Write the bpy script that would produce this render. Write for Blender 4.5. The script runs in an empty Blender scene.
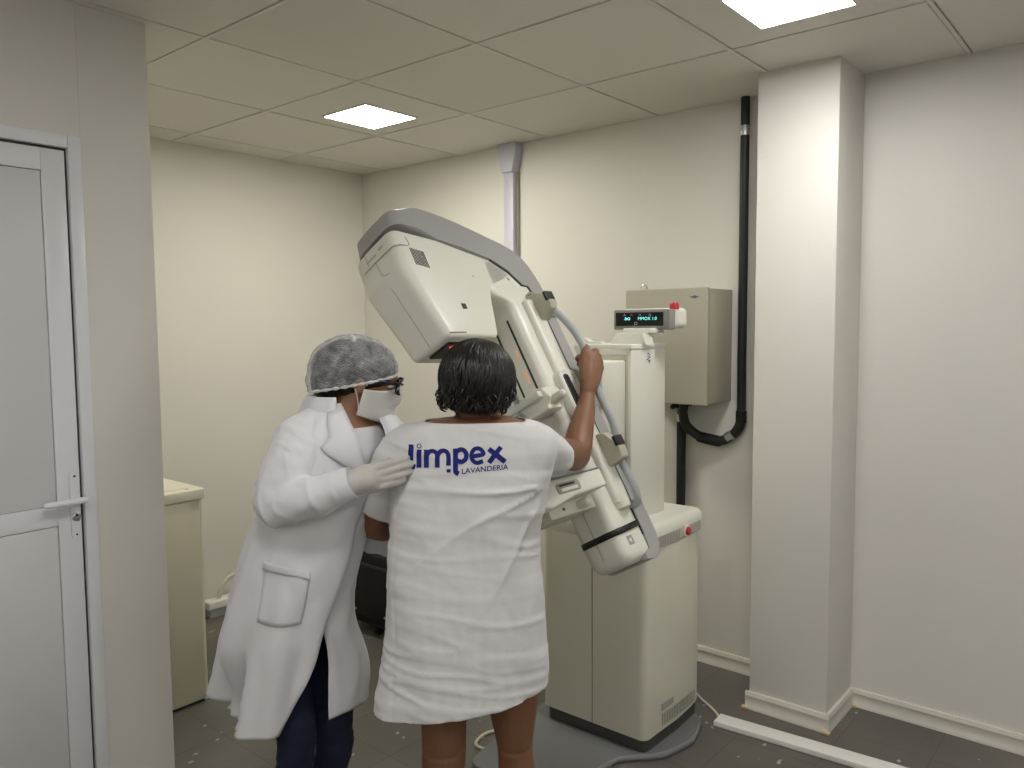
import bpy, bmesh, math, random
from mathutils import Vector, Matrix, noise
from mathutils.bvhtree import BVHTree
random.seed(7)
S = bpy.context.scene
COL = S.collection
# ------------------------------------------------------------------ camera
F_PX, YAW, PITCH, ROLL = 789.48, -0.699087, -0.073159, -0.007547
CAM = Vector((0, 0, 1.536))
fw = Vector((math.sin(YAW)*math.cos(PITCH), math.cos(YAW)*math.cos(PITCH), math.sin(PITCH)))
r0 = Vector((math.cos(YAW), -math.sin(YAW), 0)); u0 = r0.cross(fw)
rt = math.cos(ROLL)*r0 + math.sin(ROLL)*u0
up = -math.sin(ROLL)*r0 + math.cos(ROLL)*u0
cd = bpy.data.cameras.new('camera'); cam = bpy.data.objects.new('camera', cd); COL.objects.link(cam)
m = Matrix((rt, up, -fw)).transposed().to_4x4(); m.translation = CAM
cam.matrix_world = m
cd.sensor_width = 36; cd.sensor_fit = 'HORIZONTAL'; cd.lens = F_PX/1024*36; cd.clip_start = .02
S.camera = cam
# ------------------------------------------------------------------ view and world
S.view_settings.view_transform = 'Standard'; S.view_settings.look = 'None'
S.view_settings.gamma = 1; S.view_settings.use_curve_mapping = False
S.view_settings.exposure = -0.10
LAMP_STRENGTH = 48.0
LAMP_COLOR = (1.0, .978, .945)
w = bpy.data.worlds.new('world'); S.world = w; w.use_nodes = True
w.node_tree.nodes['Background'].inputs[0].default_value = (.9, .93, 1, 1)
w.node_tree.nodes['Background'].inputs[1].default_value = .02

RH = Vector((math.cos(YAW), -math.sin(YAW), 0))       # screen right, level
AH = Vector((math.sin(YAW), math.cos(YAW), 0))        # away from the viewer, level
ZZ = Vector((0, 0, 1))
def W(x, y, D):                                        # photo pixel + distance -> point in the room
    return CAM + D*(fw + (x-512)/F_PX*rt - (y-384)/F_PX*up)

# ------------------------------------------------------------------ materials
MATS = {}
def mat(name, col, rough=.5, metal=0, var=0, vscale=8, bump=0, bscale=60, emis=None, estr=0, spec=.5, sss=0, sheen=0):
    if name in MATS: return MATS[name]
    M = bpy.data.materials.new(name); M.use_nodes = True
    nt = M.node_tree; b = nt.nodes['Principled BSDF']
    b.inputs['Base Color'].default_value = (*col, 1); b.inputs['Roughness'].default_value = rough
    b.inputs['Metallic'].default_value = metal
    b.inputs['Specular IOR Level'].default_value = spec
    if sheen: b.inputs['Sheen Weight'].default_value = sheen
    if sss:
        b.inputs['Subsurface Weight'].default_value = sss; b.inputs['Subsurface Radius'].default_value = (.01, .004, .002)
    if emis:
        b.inputs['Emission Color'].default_value = (*emis, 1); b.inputs['Emission Strength'].default_value = estr
    tc = nt.nodes.new('ShaderNodeTexCoord')
    if var:
        n = nt.nodes.new('ShaderNodeTexNoise'); n.inputs['Scale'].default_value = vscale; n.inputs['Detail'].default_value = 6
        nt.links.new(tc.outputs['Object'], n.inputs['Vector'])
        mr = nt.nodes.new('ShaderNodeMapRange'); mr.inputs[3].default_value = 1-var; mr.inputs[4].default_value = 1+var
        nt.links.new(n.outputs[0], mr.inputs[0])
        mx = nt.nodes.new('ShaderNodeVectorMath'); mx.operation = 'SCALE'; mx.inputs[0].default_value = col
        nt.links.new(mr.outputs[0], mx.inputs['Scale']); nt.links.new(mx.outputs[0], b.inputs['Base Color'])
    if bump:
        n2 = nt.nodes.new('ShaderNodeTexNoise'); n2.inputs['Scale'].default_value = bscale; n2.inputs['Detail'].default_value = 5
        nt.links.new(tc.outputs['Object'], n2.inputs['Vector'])
        bp = nt.nodes.new('ShaderNodeBump'); bp.inputs['Strength'].default_value = bump; bp.inputs['Distance'].default_value = .004
        nt.links.new(n2.outputs[0], bp.inputs['Height']); nt.links.new(bp.outputs[0], b.inputs['Normal'])
    MATS[name] = M; return M

WALL = mat('wall_paint', (.72, .70, .655), .55, var=.02, vscale=3, bump=.12, bscale=90)
CEIL = mat('ceiling_tile', (.72, .70, .64), .6, var=.025, vscale=2, bump=.1, bscale=150)
CGRID = mat('ceiling_bar', (.72, .71, .66), .45)
TRIM = mat('baseboard_white', (.70, .68, .61), .35, var=.03)
GLUE = mat('foam_yellow', (.62, .48, .22), .8, var=.2, vscale=40)
DOORW = mat('door_white', (.77, .785, .82), .28)
DOORP = mat('door_panel', (.68, .68, .70), .38, var=.01)
GASK = mat('gasket_dark', (.03, .035, .03), .6)
CHROME = mat('satin_metal', (.55, .55, .55), .3, metal=1)
MACH = mat('machine_shell', (.70, .69, .59), .38, var=.02, vscale=3, bump=.05, bscale=300)
MACHW = mat('machine_white', (.76, .76, .68), .35, bump=.05, bscale=300)
MGREY = mat('machine_grey', (.36, .355, .35), .45, bump=.06, bscale=300)
MPLATE = mat('machine_olive', (.46, .45, .36), .45)
TUBEG = mat('tube_grey', (.38, .40, .41), .4)
PLINTH = mat('plinth_dark', (.06, .06, .055), .5)
BASEG = mat('base_grey', (.15, .155, .16), .5, var=.06, bump=.1)
BLACK = mat('black_rubber', (.012, .012, .012), .45)
BLACKF = mat('black_fabric', (.006, .006, .0065), .75, var=.2, bump=.3, bscale=80)
RED = mat('red_plastic', (.45, .02, .03), .35)
PANELG = mat('panel_enamel', (.42, .40, .32), .4, var=.02)
PVC = mat('pvc_lilac', (.55, .55, .66), .35)
CORDW = mat('cord_cream', (.66, .62, .50), .5)
STRIPW = mat('strip_white', (.80, .79, .74), .4)
CABI = mat('cabinet_cream', (.60, .575, .46), .5, var=.02)
CABT = mat('cabinet_top', (.74, .71, .60), .4)
LABEL = mat('label_grey', (.35, .35, .32), .5, var=.5, vscale=160)
STRIPE = mat('vent_stripe', (.36, .35, .29), .5)
PAPER = mat('paper_white', (.75, .74, .72), .6)
INK = mat('ink_dark', (.05, .05, .06), .6)
BLUEINK = mat('ink_blue', (.016, .02, .17), .7, spec=.2)
SKIN = mat('skin_brown', (.22, .102, .054), .5, var=.12, vscale=14, bump=.15, bscale=160, sss=.06)
SKIN2 = mat('skin_tan', (.33, .17, .10), .5, var=.1, vscale=14, bump=.1, bscale=160, sss=.06)
HAIR = mat('hair_black', (.009, .007, .007), .33)
GOWN = mat('gown_cotton', (.70, .695, .71), .85, var=.015, vscale=20, bump=.22, bscale=38, sheen=.1)
COATM = mat('coat_cotton', (.72, .72, .755), .75, var=.01, vscale=10, bump=.12, bscale=60, sheen=.15)
SHIRT = mat('shirt_white', (.72, .71, .72), .8, bump=.15)
JEANS = mat('jeans_navy', (.004, .0075, .034), .85, var=.2, vscale=50, bump=.3, bscale=250)
GLOVE = mat('glove_latex', (.54, .52, .49), .5, bump=.15, bscale=70)
MASKM = mat('mask_white', (.70, .69, .67), .8, bump=.2, bscale=200)
FRAME = mat('glasses_black', (.012, .012, .02), .25)
EYEW = mat('eye_white', (.7, .68, .64), .25)
IRIS = mat('iris_brown', (.03, .015, .008), .2)
GREEN = mat('display_green', (.05, .3, .28), .5, emis=(.25, .95, .85), estr=1.6)
DIMRED = mat('display_red', (.2, .02, .03), .5, emis=(.8, .12, .15), estr=.35)
DIMW = mat('display_mark', (.2, .2, .2), .5, emis=(.6, .6, .6), estr=.25)
SCREEN = mat('display_screen', (.012, .014, .014), .15)
REDLED = mat('field_light', (.5, .15, .08), .5, emis=(1, .22, .1), estr=.8)
PEACH = mat('field_reflection', (.75, .50, .36), .4, emis=(1, .45, .25), estr=.28)  # peach colour with a faint glow, painted in for a reflection

def lamp_mat(col=LAMP_COLOR):
    M = bpy.data.materials.new('lamp_diffuser'); M.use_nodes = True; nt = M.node_tree
    e = nt.nodes.new('ShaderNodeEmission'); e.inputs[0].default_value = (*col, 1); e.inputs[1].default_value = LAMP_STRENGTH
    nt.links.new(e.outputs[0], nt.nodes['Material Output'].inputs[0]); return M
LAMP = lamp_mat(); LAMPW = lamp_mat((1.58, 1.52, 1.28))

def glass_mat():
    M = bpy.data.materials.new('lens_glass'); M.use_nodes = True; nt = M.node_tree
    g = nt.nodes.new('ShaderNodeBsdfGlossy'); g.inputs['Roughness'].default_value = .03
    t = nt.nodes.new('ShaderNodeBsdfTransparent'); t.inputs[0].default_value = (.85, .87, .9, 1)
    mx = nt.nodes.new('ShaderNodeMixShader'); fr = nt.nodes.new('ShaderNodeFresnel'); fr.inputs[0].default_value = 1.5
    nt.links.new(fr.outputs[0], mx.inputs[0]); nt.links.new(t.outputs[0], mx.inputs[1]); nt.links.new(g.outputs[0], mx.inputs[2])
    nt.links.new(mx.outputs[0], nt.nodes['Material Output'].inputs[0]); return M
GLASS = glass_mat()
def clear_mat():
    M = bpy.data.materials.new('clear_acrylic'); M.use_nodes = True; nt = M.node_tree
    g = nt.nodes.new('ShaderNodeBsdfGlossy'); g.inputs['Roughness'].default_value = .1
    t = nt.nodes.new('ShaderNodeBsdfTransparent'); t.inputs[0].default_value = (.95, .96, .95, 1)
    mx = nt.nodes.new('ShaderNodeMixShader'); mx.inputs[0].default_value = .08
    nt.links.new(t.outputs[0], mx.inputs[1]); nt.links.new(g.outputs[0], mx.inputs[2]); nt.links.new(mx.outputs[0], nt.nodes['Material Output'].inputs[0]); return M
ACRYL = clear_mat()

def net_mat():                                        # bouffant cap: gathered translucent non-woven
    M = bpy.data.materials.new('cap_net'); M.use_nodes = True; nt = M.node_tree
    tc = nt.nodes.new('ShaderNodeTexCoord')
    wv = nt.nodes.new('ShaderNodeTexWave'); wv.bands_direction = 'X'; wv.inputs['Scale'].default_value = 42; wv.inputs['Distortion'].default_value = 3.5
    wv.inputs['Detail'].default_value = 3; wv.inputs['Detail Scale'].default_value = 2
    nt.links.new(tc.outputs['UV'], wv.inputs[0])
    n = nt.nodes.new('ShaderNodeTexNoise'); n.inputs['Scale'].default_value = 38; n.inputs['Detail'].default_value = 4
    nt.links.new(tc.outputs['Object'], n.inputs['Vector'])
    ad = nt.nodes.new('ShaderNodeMath'); ad.operation = 'MULTIPLY_ADD'; ad.inputs[1].default_value = .24
    nt.links.new(wv.outputs['Fac'], ad.inputs[0])
    mr = nt.nodes.new('ShaderNodeMapRange'); mr.inputs[1].default_value = .3; mr.inputs[2].default_value = .75; mr.inputs[3].default_value = .05; mr.inputs[4].default_value = .40
    nt.links.new(n.outputs[0], mr.inputs[0]); nt.links.new(mr.outputs[0], ad.inputs[2])
    d = nt.nodes.new('ShaderNodeBsdfDiffuse'); d.inputs[0].default_value = (.62, .63, .66, 1)
    t = nt.nodes.new('ShaderNodeBsdfTransparent'); mx = nt.nodes.new('ShaderNodeMixShader')
    nt.links.new(ad.outputs[0], mx.inputs[0]); nt.links.new(t.outputs[0], mx.inputs[1]); nt.links.new(d.outputs[0], mx.inputs[2])
    nt.links.new(mx.outputs[0], nt.nodes['Material Output'].inputs[0]); return M
NET = net_mat()

def floor_mat():
    M = bpy.data.materials.new('floor_vinyl'); M.use_nodes = True; nt = M.node_tree; L = nt.links
    b = nt.nodes['Principled BSDF']; b.inputs['Roughness'].default_value = .42
    tc = nt.nodes.new('ShaderNodeTexCoord')
    def noi(s, d=5):
        n = nt.nodes.new('ShaderNodeTexNoise'); n.inputs['Scale'].default_value = s; n.inputs['Detail'].default_value = d
        L.new(tc.outputs['Object'], n.inputs['Vector']); return n
    def ramp(src, stops):
        r = nt.nodes.new('ShaderNodeValToRGB'); L.new(src, r.inputs[0])
        e = r.color_ramp.elements
        e[0].position, e[0].color = stops[0]; e[1].position, e[1].color = stops[-1]
        for p, c in stops[1:-1]:
            x = e.new(p); x.color = c
        return r
    base = ramp(noi(2.2, 8).outputs[0], [(.3, (.100, .094, .083, 1)), (.5, (.128, .121, .107, 1)), (.72, (.165, .145, .118, 1))])
    # brick pattern gives the seams between the square tiles
    br = nt.nodes.new('ShaderNodeTexBrick'); br.offset = 0; br.inputs['Color1'].default_value = (1, 1, 1, 1); br.inputs['Color2'].default_value = (.86, .86, .86, 1)
    br.inputs['Mortar'].default_value = (.55, .55, .55, 1); br.inputs['Scale'].default_value = 1; br.inputs['Mortar Size'].default_value = .0018
    br.inputs['Brick Width'].default_value = .3; br.inputs['Row Height'].default_value = .3
    L.new(tc.outputs['Object'], br.inputs['Vector'])
    mu = nt.nodes.new('ShaderNodeMix'); mu.data_type = 'RGBA'; mu.blend_type = 'MULTIPLY'; mu.inputs[0].default_value = 1
    L.new(base.outputs[0], mu.inputs[6]); L.new(br.outputs[0], mu.inputs[7])
    # pale paint flecks
    mp = nt.nodes.new('ShaderNodeMapping'); mp.inputs['Scale'].default_value = (1, .55, 1); mp.inputs['Rotation'].default_value = (0, 0, .5)
    L.new(tc.outputs['Object'], mp.inputs[0])
    wn = noi(9, 3); 
    av = nt.nodes.new('ShaderNodeMixRGB'); av.inputs[0].default_value = .06; L.new(mp.outputs[0], av.inputs[1]); L.new(wn.outputs[1], av.inputs[2])
    vo = nt.nodes.new('ShaderNodeTexVoronoi'); vo.inputs['Scale'].default_value = 24; L.new(av.outputs[0], vo.inputs['Vector'])
    sx = nt.nodes.new('ShaderNodeSeparateColor'); L.new(vo.outputs['Color'], sx.inputs[0])
    mr = nt.nodes.new('ShaderNodeMapRange'); mr.inputs[1].default_value = .35; mr.inputs[2].default_value = 1; mr.inputs[3].default_value = 0; mr.inputs[4].default_value = .36
    L.new(sx.outputs[0], mr.inputs[0])
    n3 = noi(55, 2); md = nt.nodes.new('ShaderNodeMath'); md.operation = 'MULTIPLY'; L.new(mr.outputs[0], md.inputs[0]); L.new(n3.outputs[0], md.inputs[1])
    lt = nt.nodes.new('ShaderNodeMath'); lt.operation = 'LESS_THAN'; L.new(vo.outputs['Distance'], lt.inputs[0]); L.new(md.outputs[0], lt.inputs[1])
    fin = nt.nodes.new('ShaderNodeMix'); fin.data_type = 'RGBA'; fin.inputs[7].default_value = (.42, .40, .35, 1)
    L.new(lt.outputs[0], fin.inputs[0]); L.new(mu.outputs[2], fin.inputs[6]); L.new(fin.outputs[2], b.inputs['Base Color'])
    return M
FLOOR = floor_mat()

# ------------------------------------------------------------------ mesh helpers
WM = {}
def to_mesh(bm, smooth=True, ang=35):
    me = bpy.data.meshes.new('m'); bmesh.ops.recalc_face_normals(bm, faces=bm.faces) if smooth != 'keep' else None
    bm.to_mesh(me); bm.free()
    if smooth:
        for p in me.polygons: p.use_smooth = True
        me.set_sharp_from_angle(angle=math.radians(ang))
    return me
def obj(name, me, material, parent=None, frame=None, ang=35):
    if isinstance(me, bmesh.types.BMesh): me = to_mesh(me, True, ang)
    me.name = name
    if material is not None and not me.materials: me.materials.append(material)
    o = bpy.data.objects.new(name, me); COL.objects.link(o)
    place(o, parent, frame); return o
def place(o, parent, frame):
    fr = frame if frame is not None else (WM[parent.name] if False else Matrix.Identity(4))
    if parent is not None:
        o.parent = parent; o.matrix_parent_inverse = WM[parent.name].inverted()
    o.matrix_basis = fr; WM[o.name] = fr.copy()
def thing(name, label, cat, loc=(0, 0, 0), group=None):
    o = bpy.data.objects.new(name, None); COL.objects.link(o); o.empty_display_size = .1
    o.matrix_basis = Matrix.Translation(loc); WM[o.name] = o.matrix_basis.copy()
    return tag(o, label, cat, group)
def tag(o, label, cat, group=None):
    o['label'] = label; o['category'] = cat
    if group: o['group'] = group
    return o
def struct(name, me, material, parent=None):
    o = obj(name, me, material, parent)
    if parent is None: o['kind'] = 'structure'
    return o
def box(bm, x0, x1, y0, y1, z0, z1, bev=0, seg=3):
    b2 = bmesh.new(); bmesh.ops.create_cube(b2, size=1)
    for v in b2.verts:
        v.co = Vector(((x0+x1)/2+v.co.x*(x1-x0), (y0+y1)/2+v.co.y*(y1-y0), (z0+z1)/2+v.co.z*(z1-z0)))
    if bev: bmesh.ops.bevel(b2, geom=list(b2.edges), offset=bev, segments=seg, profile=.5, affect='EDGES')
    add(bm, b2); return bm
def add(bm, b2, M=None):
    if M is not None: bmesh.ops.transform(b2, matrix=M, verts=b2.verts)
    t = bpy.data.meshes.new('t'); b2.to_mesh(t); b2.free(); bm.from_mesh(t); bpy.data.meshes.remove(t); return bm
def B(*a, **k): return box(bmesh.new(), *a, **k)
def rounded(pts, rad, seg=6):
    """round the corners of a 2-D polygon; rad is a number or one per corner"""
    out = []; n = len(pts)
    for i in range(n):
        p = Vector(pts[i]); a = Vector(pts[i-1]); c = Vector(pts[(i+1) % n])
        r = rad[i] if hasattr(rad, '__len__') else rad
        if r <= 0: out.append(p); continue
        d1 = (a-p); d2 = (c-p); l = min(d1.length, d2.length)*.49; d1.normalize(); d2.normalize()
        ang = d1.angle(d2); t = min(r/math.tan(ang/2), l)
        p1 = p+d1*t; p2 = p+d2*t
        for k in range(seg+1):
            s = k/seg; out.append((1-s)**2*p1+2*s*(1-s)*p+s*s*p2)
    return out
def prism(bm, pts, axis, lo, hi, bev=0, seg=3):
    """extrude a polygon along an axis: 'x' pts=(y,z), 'y' pts=(x,z), 'z' pts=(x,y)"""
    b2 = bmesh.new()
    def P(p, t): return {'x': (t, p[0], p[1]), 'y': (p[0], t, p[1]), 'z': (p[0], p[1], t)}[axis]
    va = [b2.verts.new(P(p, lo)) for p in pts]; vb = [b2.verts.new(P(p, hi)) for p in pts]
    n = len(pts); f1 = b2.faces.new(va); f2 = b2.faces.new(vb[::-1])
    for i in range(n): b2.faces.new((va[i], vb[i], vb[(i+1) % n], va[(i+1) % n]))
    bmesh.ops.recalc_face_normals(b2, faces=b2.faces)
    if bev:
        es = set(f1.edges) | set(f2.edges)
        bmesh.ops.bevel(b2, geom=list(es), offset=bev, segments=seg, profile=.5, affect='EDGES', clamp_overlap=True)
    bmesh.ops.triangulate(b2, faces=[f for f in b2.faces if len(f.verts) > 4])
    add(bm, b2); return bm
def crom(pts, n):
    """Catmull-Rom through a list of tuples (any length)"""
    out = []; m_ = len(pts)
    for i in range(m_-1):
        p0 = pts[max(i-1, 0)]; p1 = pts[i]; p2 = pts[i+1]; p3 = pts[min(i+2, m_-1)]
        for k in range(n):
            t = k/n; out.append(tuple(.5*(2*b+(c-a)*t+(2*a-5*b+4*c-d)*t*t+(-a+3*b-3*c+d)*t**3) for a, b, c, d in zip(p0, p1, p2, p3)))
    out.append(tuple(pts[-1])); return out
def tube(bm, pts, rad, sides=12, sm=6, cap='round', flat=None):
    """tube through points; rad number or list; flat=(vector, factor) squashes along a vector"""
    rs = rad if hasattr(rad, '__len__') else [rad]*len(pts)
    q = [(*Vector(p), r) for p, r in zip(pts, rs)]
    q = crom(q, sm) if sm > 1 else q
    P = [Vector(a[:3]) for a in q]; R = [max(a[3], 1e-4) for a in q]
    if cap == 'round':                                  # hemispherical ends
        def endcap(p, d, r): return [(p+d*r*math.sin(k*math.pi/8), r*math.cos(k*math.pi/8)) for k in (1, 2, 3)]
        d0 = (P[0]-P[1]).normalized(); d1 = (P[-1]-P[-2]).normalized()
        a = endcap(P[0], d0, R[0])[::-1]; b = endcap(P[-1], d1, R[-1])
        P = [x[0] for x in a]+P+[x[0] for x in b]; R = [x[1] for x in a]+R+[x[1] for x in b]
    t0 = (P[1]-P[0]).normalized(); nrm = t0.orthogonal().normalized(); rings = []
    for i, p in enumerate(P):
        t = (P[min(i+1, len(P)-1)]-P[max(i-1, 0)]).normalized()
        nrm = (nrm-t*nrm.dot(t)).normalized(); bn = t.cross(nrm)
        ring = []
        for k in range(sides):
            a = 2*math.pi*k/sides; o_ = (nrm*math.cos(a)+bn*math.sin(a))*R[i]
            if flat: o_ -= flat[0]*o_.dot(flat[0])*(1-flat[1])
            ring.append(bm.verts.new(p+o_))
        rings.append(ring)
    for a, b in zip(rings, rings[1:]):
        for k in range(sides): bm.faces.new((a[k], a[(k+1) % sides], b[(k+1) % sides], b[k]))
    bm.faces.new(rings[0][::-1]); bm.faces.new(rings[-1]); return bm
def ring_loft(bm, rings, closed=True, caps=True):
    vs = [[bm.verts.new(p) for p in r] for r in rings]; n = len(vs[0])
    for a, b in zip(vs, vs[1:]):
        for k in range(n if closed else n-1): bm.faces.new((a[k], a[(k+1) % n], b[(k+1) % n], b[k]))
    if caps: bm.faces.new(vs[0][::-1]); bm.faces.new(vs[-1])
    return vs
def sell(c, ax, ay, n=2.3, k=40):
    out = []
    for i in range(k):
        a = 2*math.pi*i/k; ca, sa = math.cos(a), math.sin(a)
        out.append(c+ax*math.copysign(abs(ca)**(2/n), ca)+ay*math.copysign(abs(sa)**(2/n), sa))
    return out
def ellipsoid(bm, c, ax, ay, az, sub=3):
    b2 = bmesh.new(); bmesh.ops.create_icosphere(b2, subdivisions=sub, radius=1)
    c = Vector(c); ax, ay, az = Vector(ax), Vector(ay), Vector(az)
    for v in b2.verts: v.co = c+ax*v.co.x+ay*v.co.y+az*v.co.z
    add(bm, b2); return bm
def lathe(bm, c, axis, prof, sides=24):
    axis = Vector(axis).normalized(); n = axis.orthogonal().normalized(); b_ = axis.cross(n); c = Vector(c)
    rings = [[c+axis*h+(n*math.cos(2*math.pi*k/sides)+b_*math.sin(2*math.pi*k/sides))*max(r, 1e-4) for k in range(sides)] for r, h in prof]
    ring_loft(bm, rings); return bm
def remesh(bm, voxel, smooth=3, fac=.5):
    me = bpy.data.meshes.new('rm'); bmesh.ops.recalc_face_normals(bm, faces=bm.faces); bm.to_mesh(me); bm.free()
    o = bpy.data.objects.new('rm', me); COL.objects.link(o)
    md = o.modifiers.new('r', 'REMESH'); md.mode = 'VOXEL'; md.voxel_size = voxel; md.use_smooth_shade = True
    if smooth:
        s = o.modifiers.new('s', 'SMOOTH'); s.iterations = smooth; s.factor = fac
    dg = bpy.context.evaluated_depsgraph_get(); dg.update()
    out = bpy.data.meshes.new_from_object(o.evaluated_get(dg))
    bpy.data.objects.remove(o); bpy.data.meshes.remove(me)
    for p in out.polygons: p.use_smooth = True
    return out
def text_mesh(s, size=1.0, extr=0, bold=0):
    c = bpy.data.curves.new('txt', 'FONT'); c.body = s; c.size = size; c.extrude = extr; c.offset = bold
    o = bpy.data.objects.new('txt', c); COL.objects.link(o)
    dg = bpy.context.evaluated_depsgraph_get(); dg.update()
    me = bpy.data.meshes.new_from_object(o.evaluated_get(dg)); bpy.data.objects.remove(o); return me
def text_bm(s, origin, xdir, ydir, width=None, height=None, lift=0, nrm=None):
    me = text_mesh(s); bm = bmesh.new(); bm.from_mesh(me)
    xs = [v.co.x for v in bm.verts]; ys = [v.co.y for v in bm.verts]
    x0, x1, y0, y1 = min(xs), max(xs), min(ys), max(ys)
    o_, xd, yd = Vector(origin), Vector(xdir), Vector(ydir)
    sx = (width/(x1-x0)) if width else height/(y1-y0); sy = (height/(y1-y0)) if height else sx
    for v in bm.verts: v.co = o_+xd*(v.co.x-x0)*sx+yd*(v.co.y-y0)*sy
    return bm

# ------------------------------------------------------------------ room
WY, LX, CZ, PX, PY = 3.242, -3.9375, 2.484, -2.5, 1.212
RX, NY = 2.0, -2.0
T = .625; GX, GY = -2.473, 1.397
struct('floor', B(LX-.1, RX+.1, NY-.1, WY+.1, -.1, 0), FLOOR)
cb = bmesh.new(); box(cb, LX-.1, RX+.1, NY-.1, WY+.1, CZ+.012, CZ+.08)
me_c = to_mesh(cb, False)
bm = bmesh.new(); bm.from_mesh(me_c)
xs = [GX+i*T for i in range(-3, 9)]; ys = [GY+j*T for j in range(-6, 4)]
for a in xs:
    for b in ys:
        x0, x1, y0, y1 = max(a+.009, LX), min(a+T-.009, RX), max(b+.009, NY), min(b+T-.009, WY)
        if x1-x0 > .02 and y1-y0 > .02: box(bm, x0, x1, y0, y1, CZ, CZ+.014, .004, 2)
nface = len(bm.faces)
for a in xs: box(bm, a-.006, a+.006, NY, WY, CZ-.002, CZ+.013)
for b in ys: box(bm, LX, RX, b-.006, b+.006, CZ-.0022, CZ+.013)
me_c = to_mesh(bm, False); me_c.materials.append(CEIL); me_c.materials.append(CGRID)
for p in me_c.polygons:
    if p.index >= nface: p.material_index = 1
struct('ceiling', me_c, CEIL)
struct('wall_back', B(LX-.1, RX+.1, WY, WY+.12, -.05, CZ+.06), WALL)
struct('wall_left', B(LX-.12, LX, NY, WY, -.05, CZ+.06), WALL)
struct('wall_right', B(RX, RX+.12, NY, WY, -.05, CZ+.06), WALL)
struct('wall_front', B(LX, RX, NY-.12, NY, -.05, CZ+.06), WALL)
CX0, CX1, CY = -1.253, -.950, 2.953
struct('wall_column', B(CX0, CX1, CY, WY, 0, CZ+.005, bev=.004, seg=2), WALL)
# partition with the door opening (solid up to the room corner behind it)
DY0, DY1, DZ = .10, 1.002, 2.1
bm = bmesh.new()
box(bm, PX-.16, PX, DY1, PY, 0, CZ+.005, .004, 2); box(bm, PX-.16, PX, NY, DY0, 0, CZ+.005); box(bm, PX-.16, PX, DY0, DY1, DZ, CZ+.005)
box(bm, LX, PX-.16, PY-.12, PY, 0, CZ+.005)
struct('wall_partition', bm, WALL)
# baseboards: plain board with a rounded, ribbed face
def bb_prof(h=.072, d=.014): return [(0, 0), (d, 0), (d, .012), (d*.8, .016), (d*.8, .05), (d, .056), (d*.75, h), (0, h)]
def baseboard(name, a, b, nx, ny, parent=None):
    bm = bmesh.new(); a, b = Vector(a), Vector(b)
    r = [[p+Vector((nx*d, ny*d, z)) for d, z in bb_prof()] for p in (a, b)]
    ring_loft(bm, r); return struct(name, bm, TRIM, parent)
baseboard('baseboard_back', (LX, WY, 0), (CX0, WY, 0), 0, -1)
baseboard('baseboard_right', (CX1, WY, 0), (RX, WY, 0), 0, -1)
bc = baseboard('baseboard_column', (CX0-.012, CY, 0), (CX1+.014, CY, 0), 0, -1)
baseboard('return', (CX1, CY-.012, 0), (CX1, WY-.01, 0), 1, 0, bc)
baseboard('baseboard_left', (LX, PY, 0), (LX, WY, 0), 1, 0)
bm = bmesh.new()
for x, y in ((CX0-.008, CY-.012), (CX1+.006, CY-.014), (CX1+.014, WY-.014)):
    box(bm, x-.018, x+.014, y-.01, y+.012, 0, .010, .003, 2)
obj('filler', bm, GLUE, bc)
# door
dr = thing('door_1', 'white aluminium door', 'door', (PX, (DY0+DY1)/2, 0)); del dr['label'], dr['category']; dr['kind'] = 'structure'
bm = bmesh.new(); fx = PX+.006
for y0, y1, z0, z1 in ((DY1-.037, DY1, 0, DZ), (DY0, DY0+.037, 0, DZ), (DY0+.037, DY1-.037, DZ-.037, DZ)): box(bm, PX-.07, fx, y0, y1, z0, z1, .003, 2)
obj('door_frame', bm, DOORW, dr)
bm = bmesh.new(); box(bm, PX-.055, PX-.012, DY0+.036, DY1-.036, 0, DZ-.036); obj('gasket', bm, GASK, dr)
L0, L1, LT, LB = DY0+.046, .957, DZ-.045, .02
bm = bmesh.new(); s_ = .064
lx = PX-.002
for y0, y1, z0, z1 in ((L1-s_, L1, LB, LT), (L0, L0+s_, LB, LT), (L0+s_, L1-s_, LT-s_, LT), (L0+s_, L1-s_, .957, 1.018), (L0+s_, L1-s_, LB, LB+.09)): box(bm, PX-.05, lx, y0, y1, z0, z1, .002, 2)
leaf = obj('door_leaf', bm, DOORW, dr)
bm = bmesh.new(); box(bm, PX-.045, lx-.004, L0+s_+.0015, L1-s_-.0015, .957+.0625, LT-s_-.0015, .002, 2); obj('panel', bm, DOORP, leaf)
bm = bmesh.new(); box(bm, PX-.045, lx-.004, L0+s_+.0015, L1-s_-.0015, LB+.0915, .957-.0015, .002, 2); obj('panel', bm, DOORP, leaf)
bm = bmesh.new(); prism(bm, rounded([(.926, .912), (.952, .912), (.952, 1.114), (.926, 1.114)], .012), 'x', lx, lx+.006, .0015)
hd = obj('handle', bm, DOORW, dr)
bm = bmesh.new(); tube(bm, [(lx+.004, .944, 1.03), (lx+.035, .944, 1.03)], .009, cap='flat')
tube(bm, [(lx+.04, .952, 1.031), (lx+.042, .93, 1.031), (lx+.040, .89, 1.030), (lx+.032, .853, 1.029)], [.010, .0105, .0105, .009], sides=16, flat=(ZZ, .95))
obj('lever', bm, DOORW, hd)
bm = bmesh.new(); lathe(bm, (lx+.006, .940, .978), (1, 0, 0), [(.0125, 0), (.0125, .004), (.009, .006), (0, .006)]); obj('lock_cylinder', bm, CHROME, hd)
bm = bmesh.new()
for z, r in ((1.10, .0035), (.984, .0045), (.924, .003)): lathe(bm, (lx+.0062 + (.006 if z == .984 else 0), .940, z), (1, 0, 0), [(r, 0), (r, .0006), (0, .0006)], 12)
obj('screw', bm, GASK, hd)

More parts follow.
